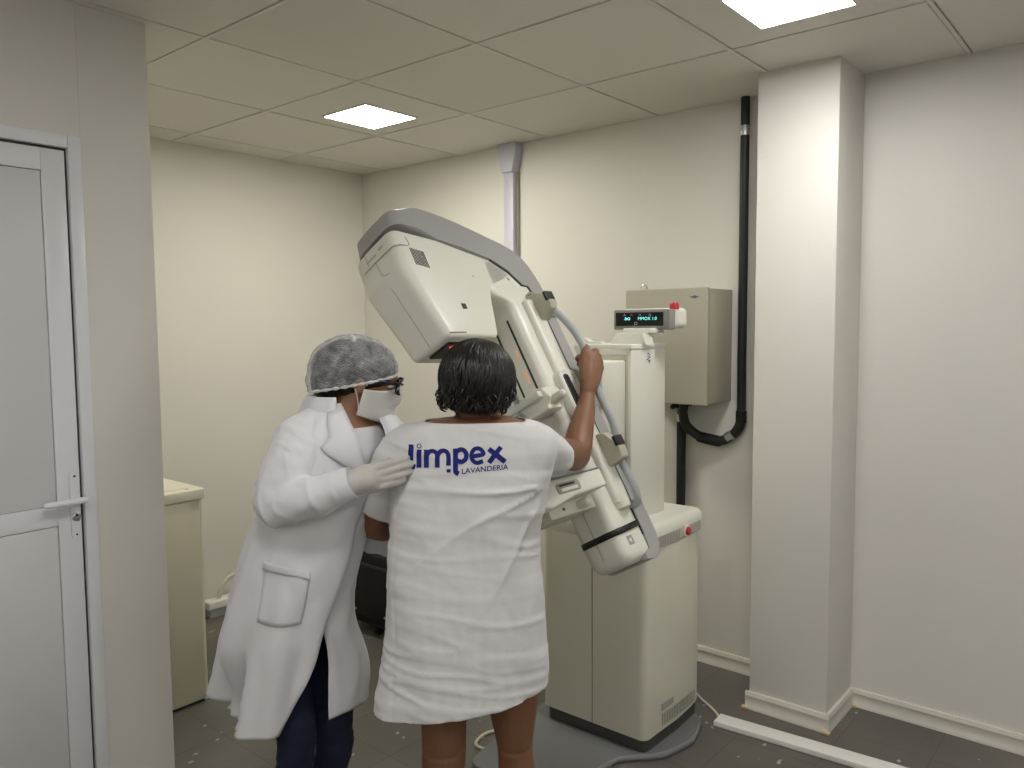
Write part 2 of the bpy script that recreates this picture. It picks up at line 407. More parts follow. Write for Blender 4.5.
# ceiling lamps
def ceiling_lamp(x, y, label, m_=None):
    t = thing('ceiling_light', label, 'ceiling light', (x, y, CZ), 'square ceiling lights')
    h = .143
    bm = bmesh.new()
    for a, b, c, d in ((-h-.008, h+.008, -h-.008, -h), (-h-.008, h+.008, h, h+.008), (-h-.008, -h, -h, h), (h, h+.008, -h, h)): box(bm, x+a, x+b, y+c, y+d, CZ-.008, CZ+.004, .001, 1)
    obj('frame', bm, STRIPW, t)
    obj('diffuser', B(x-h, x+h, y-h, y+h, CZ-.006, CZ+.004), m_ or LAMP, t)
ceiling_lamp(-2.82, 2.375, 'small square lit ceiling panel above the tilted white machine head, left of the two', LAMPW)
ceiling_lamp(-.91, 2.362, 'square lit ceiling panel at the upper edge, in front of the wall column')
ceiling_lamp(.95, 2.362, 'added unseen square lit ceiling panel right of the wall column beyond the picture edge')  # this panel and those below are unseen, added to brighten the room
ceiling_lamp(-.91, -1.4, 'added unseen square lit ceiling panel at the rear of the room behind the viewer')
ceiling_lamp(.95, -1.4, 'added unseen square lit ceiling panel in the rear right corner behind the viewer')
ceiling_lamp(.95, .46, 'added unseen square lit ceiling panel behind the viewer on the right')
ceiling_lamp(-.91, .46, 'added unseen square lit ceiling panel overhead behind the viewer')
#--ROOM-END

# ------------------------------------------------------------------ mammography machine
TH = math.radians(30)
NX = Vector((math.cos(TH), 0, math.sin(TH))); NZ = Vector((-math.sin(TH), 0, math.cos(TH)))
AO = -.755*NX+1.896*NZ
ARM = Matrix((NX, Vector((0, 1, 0)), NZ)).transposed().to_4x4(); ARM.translation = AO
def arm(x, y, z): return AO+NX*x+Vector((0, y, 0))+NZ*z
mm = thing('mammography_machine', 'cream upright mammography machine, its head and arm tilted to the left', 'x-ray machine', (-1.59, 2.55, 0))
bm = bmesh.new()
prism(bm, rounded([(-1.90, 2.80), (-1.90, 2.30), (-1.84, 1.93), (-1.47, 1.93), (-1.44, 2.28), (-1.325, 2.40), (-1.292, 2.56), (-1.33, 2.70), (-1.42, 2.80)], [.05, .1, .06, .06, .06, .09, .1, .08, .05], 8), 'z', .001, .016, .005)
bp_ = obj('base_plate', bm, BASEG, mm)
bm = bmesh.new(); edge = [(-1.474, 1.99), (-1.453, 2.25), (-1.41, 2.325), (-1.345, 2.405), (-1.314, 2.50), (-1.308, 2.58), (-1.335, 2.68)]
tube(bm, [(x, y, .014) for x, y in edge], .005, 8); obj('rim', bm, mat('rim_grey', (.22, .225, .23), .4), bp_)
bm = bmesh.new(); prism(bm, rounded([(-1.822, 2.365), (-1.386, 2.365), (-1.38, 2.60), (-1.39, 2.775), (-1.822, 2.775)], .03), 'z', .012, .068, .003)
obj('plinth', bm, PLINTH, mm)
# lower cabinet: two front doors around a seam, bowed side
c0, c1, cy0, cy1, ctop = -1.836, -1.374, 2.352, 2.79, .822
sm = -1.602
bm = bmesh.new(); prism(bm, rounded([(c0+.004, cy0+.004), (c1-.006, cy0+.004), (c1-.004, 2.58), (c1-.01, cy1), (c0+.004, cy1)], [.03, .03, .03, .05, .03]), 'z', .062, ctop-.02, .004)
cabn = obj('lower_cabinet', bm, MACH, mm)
for a, b, rr in ((c0, sm-.0015, [.035, .002, .002, .002]), (sm+.0015, c1, [.002, .035, .002, .002])):
    bm = bmesh.new(); pts = rounded([(a, cy0), (b, cy0), (b, 2.47), (a, 2.47)], rr, 8)
    prism(bm, pts, 'z', .066, .79, .003); obj('front_cover', bm, MACH, mm)
bm = bmesh.new(); box(bm, sm-.0016, sm+.0016, cy0+.0015, cy0+.02, .066, .742); obj('seam', bm, GASK, mm)
bm = bmesh.new(); prism(bm, rounded([(c1-.05, 2.45), (c1, 2.45), (c1+.004, 2.58), (c1-.004, 2.72), (c1-.05, cy1-.004)], [0, 0, .1, .08, .05], 8), 'z', .064, .745, .003)
scov = obj('side_cover', bm, MACH, mm)
# rounded bonnet
bm = bmesh.new(); b2 = bmesh.new()
box(b2, c0-.002, c1+.004, cy0-.003, cy1+.002, .742, ctop+.01, .035, 5); add(bm, b2); bon = obj('bonnet', bm, MACHW, mm)
bm = bmesh.new()
box(bm, c1-.004, c1+.0065, 2.386, 2.745, .752, .792, .002, 1)
band = obj('vent_band', bm, mat('band_grey', (.48, .47, .42), .45), mm)
bm = bmesh.new()
for k in range(17): box(bm, c1+.006, c1+.0075, 2.390+k*.0115, 2.394+k*.0115, .755, .789)
obj('rib', bm, STRIPE, band)
bm = bmesh.new(); lathe(bm, (c1+.005, 2.628, .772), (1, 0, 0), [(.024, 0), (.024, .005), (.020, .008), (0, .008)], 28); rg = obj('emergency_button', bm, MACHW, mm)
bm = bmesh.new(); lathe(bm, (c1+.012, 2.628, .772), (1, 0, 0), [(.0165, 0), (.0165, .006), (.012, .010), (0, .011)], 24); obj('cap', bm, RED, rg)
# lower vents and type plate
bm = bmesh.new()
for k in range(22): box(bm, c1+.001+.0042*(1-((k-10)/11)**2), c1+.0015+.0045*(1-((k-10)/11)**2), 2.465+k*.0118, 2.470+k*.0118, .083, .128)
obj('vent_slots', bm, STRIPE, scov)
bm = bmesh.new(); box(bm, c1-.001, c1+.0045, 2.462, 2.545, .142, .166); obj('type_plate', bm, LABEL, scov)
# upper column
u0_, u1_, uy0, uy1, uz = -1.712, -1.468, 2.40, 2.645, 1.462
bm = bmesh.new(); box(bm, u0_, u1_, uy0, uy1, ctop-.01, uz, .006, 3); colm = obj('column', bm, MACHW, mm)
bm = bmesh.new(); box(bm, u0_-.003, u1_+.003, uy0-.006, uy1+.003, uz-.012, uz+.006, .004, 2); obj('top_cap', bm, MACHW, colm)
bm = bmesh.new(); box(bm, u0_+.01, u1_-.012, uy0-.003, uy0+.01, .86, 1.43, .002, 1); obj('front_recess', bm, mat('recess_cream', (.56, .55, .45), .5), colm)
bm = bmesh.new(); box(bm, u1_-.001, u1_+.0008, 2.50, 2.535, 1.395, 1.445); stk = obj('sticker', bm, PAPER, colm)
bm = bmesh.new(); random.seed(3)
bms = bmesh.new()
for k in range(16):
    zz = 1.398+random.random()*.04; yy = 2.503+random.random()*.022; box(bms, u1_+.0005, u1_+.0012, yy, yy+random.uniform(.004, .012), zz, zz+.0025)
me_s = to_mesh(bms, False); me_s.materials.append(BLUEINK); bm.free()
obj('sticker_print', me_s, BLUEINK, colm)
bm = bmesh.new(); box(bm, -1.735, -1.492, 2.25, 2.405, 1.12, 1.412, .008, 3); piv = obj('pivot_housing', bm, MACHW, mm)
bm = bmesh.new(); lathe(bm, (-1.55, 2.2495, 1.2), (0, -1, 0), [(.004, 0), (.004, .002), (0, .002)], 12); obj('screw', bm, INK, piv)
bm = bmesh.new(); lathe(bm, arm(0, 2.33, 0), (0, -1, 0), [(.10, -.02), (.10, .11), (0, .11)], 32); obj('pivot_shaft', bm, MGREY, piv)
# status display on the column top
bm = bmesh.new()
prism(bm, [(-1.602, uz+.004), (-1.452, uz+.004), (-1.462, uz+.046), (-1.574, uz+.046)], 'y', 2.47, 2.53, .002)
stand = obj('display_bracket', bm, MACHW, mm)
bm = bmesh.new(); prism(bm, rounded([(-1.565, uz+.044), (-1.45, uz+.044), (-1.45, 1.525), (-1.565, 1.525)], .006), 'y', 2.50, 2.60, .003); obj('neck', bm, MACHW, stand)
bm = bmesh.new(); prism(bm, [(-1.70, uz+.004), (-1.612, uz+.004), (-1.627, uz+.014), (-1.672, uz+.014), (-1.70, uz+.028)], 'y', 2.44, 2.47, .001); obj('clip', bm, MACHW, colm)
bm = bmesh.new(); prism(bm, rounded([(-1.636, 1.519), (-1.398, 1.519), (-1.398, 1.594), (-1.636, 1.594)], .008), 'y', 2.548, 2.59, .003)
dis = obj('status_display', bm, mat('display_grey', (.27, .265, .26), .45), mm)
bm = bmesh.new(); prism(bm, rounded([(-1.628, 1.523), (-1.386, 1.523), (-1.386, 1.598), (-1.628, 1.598)], .02), 'y', 2.588, 2.66, .012); obj('housing', bm, MACHW, dis)
bm = bmesh.new(); box(bm, -1.626, -1.424, 2.5455, 2.55, 1.533, 1.583, .001, 1); obj('screen', bm, SCREEN, dis)
def flat_text(name, s, x, z, wd, ht, y, m_, par):
    b_ = text_bm(s, (x, y, z), (1, 0, 0), (0, 0, 1), wd, ht); return obj(name, to_mesh(b_, False), m_, par)
flat_text('readout', 'MMOX 1.0', -1.528, 1.555, .078, .011, 2.5452, GREEN, dis)
flat_text('readout', 'ao', -1.586, 1.555, .024, .010, 2.5452, GREEN, dis)
for k, x in enumerate((-1.586, -1.556, -1.52, -1.478)):
    bm = bmesh.new(); tube(bm, [(x-.004, 2.5452, 1.571), (x, 2.5452, 1.577), (x+.004, 2.5452, 1.571)], .0009, 6, 1); obj('symbol', bm, DIMRED if k == 1 else DIMW, dis)
bm = bmesh.new(); prism(bm, rounded([(-1.5, 1.536), (-1.488, 1.536), (-1.488, 1.549), (-1.5, 1.549)], .002), 'y', 2.5449, 2.5452); bm2 = bmesh.new()
bm.free(); tube(bm2, [(-1.543, 2.5452, 1.538), (-1.533, 2.5452, 1.538), (-1.533, 2.5452, 1.547), (-1.543, 2.5452, 1.547), (-1.543, 2.5452, 1.538)], .0008, 6, 1); obj('symbol', bm2, DIMW, dis)
bm = bmesh.new(); lathe(bm, (-1.408, 2.60, 1.592), (0, 0, 1), [(.018, 0), (.018, .018), (.013, .026), (0, .028)], 20); obj('beacon', bm, RED, dis)

def smooth01(a, b, x):
    t = max(0, min(1, (x-a)/(b-a))); return t*t*(3-2*t)
def slice_x(b, step=.008):
    x = -.16
    while x < .12:
        bmesh.ops.bisect_plane(b, geom=list(b.verts)+list(b.edges)+list(b.faces), dist=1e-6, plane_co=(x, 0, 0), plane_no=(1, 0, 0)); x += step
def plan_round(b, rr, y0, y1):
    """round the front corners in plan and bow the front a little"""
    x0 = min(v.co.x for v in b.verts); x1 = max(v.co.x for v in b.verts)
    for v in b.verts:
        d = max(v.co.x-(x1-rr), (x0+rr*1.3)-v.co.x, 0); k = rr if v.co.x > 0 else rr*1.3; d = min(d, k)
        v.co.y += (k-math.sqrt(max(k*k-d*d, 0)))*smooth01(y1, y0, v.co.y)
# ---- tilted arm (built upright around its pivot, then turned)
def A_(name, me, m_, parent=mm, ang=35): return obj(name, me, m_, parent, ARM, ang)
HW = .081
# main body: tall rounded box with a stepped lower end
prof = rounded([(2.035, .36), (2.035, -.575), (2.168, -.575), (2.168, .45), (2.05, .53), (1.95, .52), (1.945, .40)], [.05, .055, .01, .03, .03, .02, .055], 8)
bm = bmesh.new(); b2 = bmesh.new(); prism(b2, prof, 'x', -HW, HW, .006, 2); slice_x(b2, .006); plan_round(b2, .032, 2.040, 2.075)
for v in b2.verts:
    d = min(max(abs(v.co.x)-(HW-.035), 0), .035); v.co.z += (.035-math.sqrt(max(.035**2-d*d, 0)))*smooth01(-.545, -.570, v.co.z)
add(bm, b2)
body = A_('tilting_arm', bm, MACHW)
bm = bmesh.new(); box(bm, -.006, -.0045, 2.032, 2.05, -.53, -.34); A_('seam', bm, MPLATE, body)
# grey spine shell over head top, back of the arm and down to the end
sp_out = [(1.643, .672), (1.75, .695), (1.88, .678), (2.056, .618), (2.15, .58), (2.205, .53), (2.234, .44), (2.238, .34), (2.238, .22), (2.238, 0), (2.238, -.3), (2.238, -.42), (2.238, -.47), (2.236, -.51), (2.222, -.555), (2.18, -.585), (2.13, -.578)]
sp_in = [(2.13, -.562), (2.165, -.55), (2.172, -.50), (2.172, .40), (2.165, .425), (2.135, .43), (2.09, .485), (2.02, .53), (1.90, .565), (1.80, .588), (1.70, .612), (1.632, .618)]
bm = bmesh.new()
o_ = [p for p in crom(sp_out, 4)]; i_ = [p for p in sp_in]
b2 = bmesh.new(); prism(b2, o_+i_, 'x', -HW-.027, HW+.004, 0); slice_x(b2)
for v in b2.verts:
    t_ = max(0, min(1, (1.95-v.co.y)/.3)); v.co.x = v.co.x if v.co.x > 0 else v.co.x*(1.36-.58*(1-t_))
    if v.co.y < 1.75: v.co.y += .008*max(0, (-.012-v.co.x)/.09)**2
    if v.co.z > .60: v.co.z += .014*max(0, min(1, (1.85-v.co.y)/.2))
plan_round(b2, .040, 1.66, 1.78)
add(bm, b2)
spine = A_('spine_cover', bm, MGREY)
# dark double joint line between body and spine
bm = bmesh.new(); ln = [(HW+.0005, 2.168, -.50), (HW+.0005, 2.168, .40), (HW+.0005, 2.158, .425), (HW+.0005, 2.130, .428), (HW+.0005, 2.085, .480), (HW+.0005, 2.02, .523)]
tube(bm, ln, .0035, 6, 1); A_('joint', bm, GASK, body)
bm = bmesh.new(); tube(bm, [(HW+.006, 2.180, .30), (HW+.006, 2.180, -.40)], .0012, 6, 1); A_('joint', bm, GASK, spine)
bm = bmesh.new(); tube(bm, [(HW+.006, 2.178, .30), (HW+.006, 2.235, .30)], .0012, 6, 1); A_('joint', bm, GASK, spine)
# front slots with the rail strip
for x in (.034, -.03):
    bm = bmesh.new(); box(bm, x-.0035, x+.0035, 2.0315, 2.04, -.02, .315, .001, 1); A_('rail_slot', bm, GASK, body)
bm = bmesh.new(); prism(bm, rounded([(.010, .172), (.021, .172), (.021, .212), (.010, .212)], .005), 'y', 2.0335, 2.0352); A_('painted_reflection', bm, PEACH, body)  # both peach patches are painted reflections on the arm, not parts
bm = bmesh.new(); prism(bm, rounded([(.008, .085), (.020, .085), (.020, .138), (.008, .138)], .005), 'y', 2.0335, 2.0352); A_('painted_reflection', bm, PEACH, body)
# side ridge, end cap, keypad
bm = bmesh.new(); prism(bm, rounded([(HW-.02, 2.085), (HW+.022, 2.09), (HW+.022, 2.158), (HW-.02, 2.163)], [.0, .016, .012, 0]), 'z', -.385, .36, .003)
ridge = A_('side_ridge', bm, MACHW)
bm = bmesh.new(); lathe(bm, (HW+.002, 2.124, -.41), (0, 0, 1), [(.020, 0), (.029, .006), (.031, .03), (.028, .05)], 20); A_('end_plug', bm, MACH, ridge)
bm = bmesh.new(); prism(bm, rounded([(2.07, .085), (2.07, -.10), (2.16, -.10), (2.16, .085)], .03), 'x', HW-.01, HW+.034, .01, 4)
kp = A_('keypad', bm, MACHW)
bm = bmesh.new(); prism(bm, rounded([(2.080, .065), (2.080, -.085), (2.112, -.085), (2.112, .065)], .016), 'x', HW+.03, HW+.0365, .003); A_('touch_strip', bm, BLACK, kp)
bm = bmesh.new()
for z in (.06, .047): lathe(bm, (HW+.0335, 2.135, z), (1, 0, 0), [(.004, 0), (.004, .0015), (0, .0015)], 12)
A_('key', bm, STRIPE, kp)
# strap round the lower end
def strap_pts(off):
    def arc(rr, sg): return [(sg*(HW-rr+(rr+off)*math.sin(a)), 2.035+rr-(rr+off)*math.cos(a)) for a in [k*math.pi/20 for k in range(11)]]
    right = arc(.032, 1); left = arc(.0416, -1)[::-1]
    path = [(-HW-off, 2.165)]+left+[(0, 2.035-off)]+right+[(HW+off, 2.11), (HW+off, 2.172)]
    out = []; s_ = 0
    for k, (x, y) in enumerate(path):
        if k: s_ += math.hypot(x-path[k-1][0], y-path[k-1][1])
        out.append(Vector((x, y, -.468+.055*max(0, abs(s_-.215)-.09))))
    return out
bm = bmesh.new(); a = strap_pts(.0025); va = [(bm.verts.new(p+Vector((0, 0, -.010))), bm.verts.new(p+Vector((0, 0, .010)))) for p in a]
for p, q in zip(va, va[1:]): bm.faces.new((p[0], q[0], q[1], p[1]))
st = A_('strap', bm, BLACK); sd = st.modifiers.new('t', 'SOLIDIFY'); sd.thickness = .003; sd.offset = 0
bm = bmesh.new(); box(bm, HW-.0005, HW+.0008, 2.076, 2.106, -.520, -.490); ic = A_('warning_label', bm, LABEL, body)
bm = bmesh.new(); lathe(bm, (HW+.0006, 2.091, -.505), (1, 0, 0), [(.010, 0), (.010, .0005), (0, .0005)], 3); A_('symbol', bm, PAPER, body)

# tube head
hp = rounded([(1.612, .615), (1.604, .485), (1.672, .236), (1.90, .228), (1.962, .41), (2.09, .45), (2.10, .48), (2.02, .53), (1.80, .590)], [.02, .06, .025, .03, .05, .02, .0, .02, .02], 8)
bm = bmesh.new(); b2 = bmesh.new(); prism(b2, hp, 'x', -HW-.024, HW, .016, 4); slice_x(b2)
for v in b2.verts:
    if v.co.x < 0: v.co.x *= .95+.42*smooth01(.24, .50, v.co.z)*smooth01(1.95, 1.7, v.co.y)
    v.co.y += .008*max(0, (-.012-v.co.x)/.09)**2*smooth01(1.72, 1.60, v.co.y)
plan_round(b2, .034, 1.63, 1.74)
add(bm, b2)
head = A_('tube_head', bm, MACHW)
bm = bmesh.new()
for k in range(9): box(bm, HW-.001, HW+.0008, 1.663+k*.0062, 1.6662+k*.0062, .485-k*.0012, .545-k*.0012)
A_('vent_grille', bm, GASK, head)
bm = bmesh.new(); box(bm, HW-.001, HW+.0012, 1.786, 1.806, .330, .350, .001, 1); A_('socket', bm, GASK, head)
bm = bmesh.new(); box(bm, HW-.0005, HW+.0006, 1.684, 1.755, .2455, .2485); A_('slot', bm, GASK, head)
# name band round the front top: thin dark outlines and lettering ticks
bm = bmesh.new()
tube(bm, [(HW+.0005, 1.664, .585), (HW+.0005, 1.667, .555), (HW+.0005, 1.63, .553), (HW-.012, 1.6058, .551), (0, 1.6035, .551), (-HW, 1.606, .551)], .0013, 6, 3)
tube(bm, [(-.016, 1.6035, .551), (-.012, 1.6028, .505), (.0, 1.603, .493), (.02, 1.603, .490)], .001, 6, 1)
tube(bm, [(-.012, 1.6028, .505), (-.003, 1.62, .42), (-.003, 1.645, .33), (-.003, 1.668, .245)], .0009, 6, 1)
tube(bm, [(-.05, 1.6045, .61), (-.05, 1.6045, .551)], .001, 6, 1)
A_('panel_joint', bm, STRIPE, head)
b_ = text_bm('SENOGRAPHE', (-.055, 1.6055, .568), (1, 0, 0), (0, 0, 1), .05, .007); A_('lettering', to_mesh(b_, False), INK, head)
b_ = text_bm('600T', (.012, 1.6055, .574), (1, 0, 0), (0, 0, 1), .025, .008); A_('lettering', to_mesh(b_, False), INK, head)
bm = bmesh.new(); box(bm, -.052, .045, 1.70, 1.80, .2265, .235, .002, 1); cw = A_('collimator_window', bm, BLACK, head)
bm = bmesh.new(); tube(bm, [(.026, 1.72, .2255), (.036, 1.735, .2255), (.030, 1.75, .2255)], .003, 8); A_('indicator', bm, REDLED, head)
bm = bmesh.new(); lathe(bm, (HW, 1.90, .455), (1, 0, 0), [(.003, 0), (.003, .0008), (0, .0008)], 10); A_('screw', bm, STRIPE, head)
bm = bmesh.new(); lathe(bm, (HW, 2.075, .452), (1, 0, 0), [(.006, 0), (.006, .001), (0, .001)], 12); A_('screw', bm, STRIPE, body)
bm = bmesh.new(); box(bm, -HW*.8, HW*.8, 1.63, 1.74, .60, .675, .02, 3)
# image receptor (bucky)
def bucky():
    bm = bmesh.new(); pts = rounded([(1.66, -.270), (2.03, -.270), (2.03, -.327), (1.86, -.332), (1.74, -.352), (1.66, -.33)], [.012, 0, 0, .08, .05, .02], 6)
    prism(bm, pts, 'x', -.131, .131, .008, 3); return bm
rec = A_('image_receptor', bucky(), MACHW)
bm = bmesh.new(); box(bm, -.131, .131, 1.66, 2.025, -.270, -.2655, .001, 1); A_('table_top', bm, mat('carbon_grey', (.30, .30, .32), .35), rec)
bm = bmesh.new(); prism(bm, rounded([(1.785, -.286), (1.785, -.318), (1.90, -.318), (1.90, -.286)], .012), 'x', .1305, .1325, .0006); A_('cassette_recess', bm, STRIPE, rec)
bm = bmesh.new(); box(bm, .131, .1345, 1.802, 1.884, -.313, -.303, .001, 1); A_('cassette_edge', bm, MACHW, rec)
bm = bmesh.new(); box(bm, .1315, .1335, 1.80, 1.875, -.297, -.291); A_('cassette_slot', bm, BLACK, rec)
bm = bmesh.new(); box(bm, -.075, .06, 1.80, 2.03, -.372, -.325, .006, 2); cl_ = A_('receptor_clamp', bm, MACH)
bm = bmesh.new(); tube(bm, [(.062, 1.95, -.352), (.088, 1.95, -.352)], .014, 14); A_('knob', bm, MACHW, cl_)
bm = bmesh.new(); lathe(bm, (.060, 1.87, -.35), (1, 0, 0), [(.005, 0), (.005, .002), (0, .002)], 10); A_('screw', bm, INK, cl_)
# compression carriage
bm = bmesh.new(); prism(bm, rounded([(-.02, .012), (.062, .045), (.105, .028), (.125, -.012), (.095, -.045), (.02, -.045)], .006), 'y', 1.955, 2.035, .005)
car = A_('compression_carriage', bm, MACHW)
bm = bmesh.new(); tube(bm, [(.105, 1.975, -.02), (.155, 1.975, -.02)], .015, 14); A_('knob', bm, MACH, car)
bm = bmesh.new(); box(bm, -.10, .10, 1.935, 1.957, .0, .022, .004, 2); box(bm, .03, .12, 1.93, 2.0, -.05, -.036, .003, 2); A_('paddle_holder', bm, MACHW, car)
bm = bmesh.new(); box(bm, -.10, .10, 1.70, 1.937, -.004, -.001, .001, 1); box(bm, -.10, .10, 1.699, 1.702, -.004, .03, .001, 1); A_('paddle', bm, ACRYL, car)
# hand rails with their brackets, both sides
for sgn in (1, -1):
    for zc, hh in ((.335, .06), (-.21, .06)):
        bm = bmesh.new(); x0 = HW-.012
        if zc > 0: poly = [(x0, .385), (.100, .392), (.152, .352), (.165, .318), (.155, .296), (x0, .262)]
        else: poly = [(x0, -.185), (.105, -.155), (.135, -.165), (.168, -.225), (.16, -.265), (x0, -.275)]
        prism(bm, rounded([(sgn*a, b) for a, b in poly], .014), 'y', 2.125, 2.165, .004)
        bk = A_('rail_bracket', bm, MPLATE)
        bm = bmesh.new()
        for dx, dz in ((.095, .045), (.103, .043)): lathe(bm, (sgn*dx, 2.125, zc+dz-.01*(zc < 0)), (0, -1, 0), [(.0022, 0), (.0022, .001), (0, .001)], 8)
        bm3 = bmesh.new(); q = .157 if zc > 0 else .164
        box(bm3, min(sgn*(q-.006), sgn*(q+.006)), max(sgn*(q-.006), sgn*(q+.006)), 2.12, 2.165, zc-.012, zc+.022, .003, 2)
        A_('screw', bm, INK, bk); A_('end_stop', bm3, BLACK, bk)
    bm = bmesh.new(); tube(bm, [(sgn*x, 2.17, z) for x, z in ((.118, .33), (.135, .295), (.158, .24), (.173, .186), (.178, .13), (.168, .07), (.158, .0), (.155, -.08), (.156, -.13), (.148, -.172), (.122, -.20))], .0125, 16)
    A_('handrail', bm, TUBEG)
    bm = bmesh.new(); tube(bm, [(sgn*x, 2.17, z) for x, z in ((.122, -.25), (.124, -.30), (.126, -.36), (.118, -.395), (.100, -.408), (.078, -.395))], .0125, 16)
    A_('handrail', bm, TUBEG)

# ------------------------------------------------------------------ things on and along the walls
t = thing('control_box', 'beige metal electrical box on the wall beside the column', 'electrical box', (-1.67, WY, 1.205))
bm = bmesh.new(); box(bm, -1.862, -1.476, 3.028, WY, 1.205, 1.686, .003, 2); cbx = obj('enclosure', bm, PANELG, t)
bm = bmesh.new(); box(bm, -1.866, -1.474, 3.0, 3.026, 1.201, 1.690, .005, 3); obj('door', bm, PANELG, t)
bm = bmesh.new(); box(bm, -1.86, -1.48, 3.0255, 3.0285, 1.207, 1.684); obj('gasket', bm, GASK, t)
bm = bmesh.new(); prism(bm, [(-1.545, 1.652), (-1.531, 1.659), (-1.517, 1.652), (-1.531, 1.645)], 'y', 2.9985, 3.0005); box(bm, -1.551, -1.511, 2.9987, 3.0003, 1.6505, 1.6535); obj('badge', bm, mat('badge_blue', (.12, .13, .2), .4), t)
bm = bmesh.new(); box(bm, -1.842, -1.80, 3.05, 3.11, 1.686, 1.692, .002, 1); tube(bm, [(-1.836, 3.08, 1.688), (-1.834, 3.08, 1.706), (-1.82, 3.08, 1.714), (-1.806, 3.08, 1.706), (-1.804, 3.08, 1.688)], .003, 8, 4); obj('lifting_eye', bm, CHROME, t)
bm = bmesh.new()
for x in (-1.708, -1.675, -1.640): lathe(bm, (x, 3.14, 1.206), (0, 0, -1), [(.014, 0), (.014, .014), (.009, .02), (0, .02)], 14)
obj('cable_gland', bm, BLACK, t)
bm = bmesh.new(); tube(bm, [(-1.622, 3.14, 1.206), (-1.626, 3.15, 1.19), (-1.632, 3.17, 1.178)], .005, 8); obj('wire', bm, RED, t)
bm = bmesh.new()
px_ = -1.418
tube(bm, [(px_, WY-.026, CZ-.001), (px_, WY-.026, 1.9), (px_, WY-.026, 1.15)], .0185, 16, 2, cap='flat')
pts = [(px_, WY-.026, 1.16), (px_-.004, WY-.026, 1.11), (px_-.03, WY-.028, 1.065), (px_-.085, WY-.035, 1.03), (px_-.16, WY-.05, 1.035), (px_-.225, WY-.08, 1.085), (px_-.238, WY-.10, 1.15), (px_-.228, WY-.102, 1.195)]
tube(bm, pts, .021, 16, 8)
co = tag(obj('conduit', bm, BLACK), 'long black cable tube from the ceiling down, curving into the beige wall box', 'cable tube')
WM['conduit'] = Matrix.Identity(4)
bm = bmesh.new(); lathe(bm, (px_, WY-.026, 2.325), (0, 0, 1), [(.0195, 0), (.0205, .01), (.0205, .03), (.0195, .04)], 16); obj('silver_tape', bm, CHROME, co)
bm = bmesh.new(); tube(bm, [(px_-.062, WY-.032, 1.043), (px_-.035, WY-.029, 1.062)], .0228, 16, 1, cap='flat'); obj('silver_tape', bm, CHROME, co)
bm = bmesh.new(); tube(bm, [(px_, WY-.026, 1.165), (px_, WY-.026, 1.115)], .0225, 16, 1, cap='flat'); obj('sleeve', bm, BLACKF, co); bm = bmesh.new(); tube(bm, [(px_-.10, WY-.037, 1.027), (px_-.175, WY-.053, 1.04)], .0245, 16, 2); obj('sleeve', bm, BLACKF, co)
bm = bmesh.new(); tube(bm, [(-1.70, WY-.03, 1.15), (-1.70, WY-.03, .6), (-1.70, WY-.03, .005)], .0205, 16, 2, cap='flat')
tube(bm, [(-1.70, WY-.03, 1.15), (-1.703, WY-.06, 1.175), (-1.706, WY-.10, 1.172)], .012, 12, 4)
co2 = tag(obj('conduit', bm, BLACK), 'short straight black cable tube running down from the beige wall box behind the machine', 'cable tube'); WM[co2.name] = Matrix.Identity(4)
bm = bmesh.new(); lathe(bm, (-1.70, WY-.03, 1.10), (0, 0, 1), [(.0215, 0), (.0222, .01), (.0222, .03), (.0215, .035)], 16); obj('silver_tape', bm, CHROME, co2)
bm = bmesh.new(); box(bm, -2.737, -2.672, WY-.045, WY, .08, CZ-.08, .005, 2)
pv = tag(obj('cable_duct', bm, PVC), 'lilac white plastic cable duct on the wall behind the machine head', 'cable duct'); WM['cable_duct'] = Matrix.Identity(4)
bm = bmesh.new(); prism(bm, rounded([(-2.742, CZ-.15), (-2.667, CZ-.15), (-2.64, CZ-.03), (-2.64, CZ), (-2.769, CZ), (-2.769, CZ-.03)], .01), 'y', WY-.06, WY, .006); obj('end_fitting', bm, PVC, pv)
bm = bmesh.new(); box(bm, -2.668, -2.662, WY-.02, WY, .08, CZ-.15); obj('side_channel', bm, STRIPE, pv)
# socket low on the back wall, seen past the gown
t = thing('wall_socket', 'white double socket low on the back wall beside the machine', 'socket', (-2.50, WY, .03))
for z in (.075, .025):
    bm = bmesh.new(); box(bm, -2.56, -2.47, WY-.05, WY, z-.012, z+.02, .006, 2); obj('socket_body', bm, STRIPW, t)
# cream cupboard half hidden by the partition
t = thing('cabinet', 'cream cabinet with a pale lid half hidden behind the door wall', 'cabinet', (-3.2, 1.45, 0))
bm = bmesh.new(); box(bm, -3.48, -3.005, 1.225, 1.598, .015, .845, .004, 2); obj('body', bm, CABI, t)
bm = bmesh.new(); box(bm, -3.478, -3.018, 1.6, 1.615, .0, .84, .002, 1); obj('back_panel', bm, CABT, t)
bm = bmesh.new(); box(bm, -3.49, -2.998, 1.22, 1.622, .846, .890, .006, 3); ct = obj('lid', bm, CABT, t)
bm = bmesh.new(); box(bm, -3.46, -3.045, 1.23, 1.575, .889, .8935, .002, 2); obj('raised_panel', bm, CABT, ct)
bm = bmesh.new(); lathe(bm, (-3.025, 1.56, .8895), (0, 0, 1), [(.006, 0), (.006, .002), (0, .002)], 12); obj('screw', bm, STRIPE, ct)
bm = bmesh.new(); box(bm, -3.47, -3.02, 1.235, 1.59, 0, .016); obj('plinth', bm, PLINTH, t)
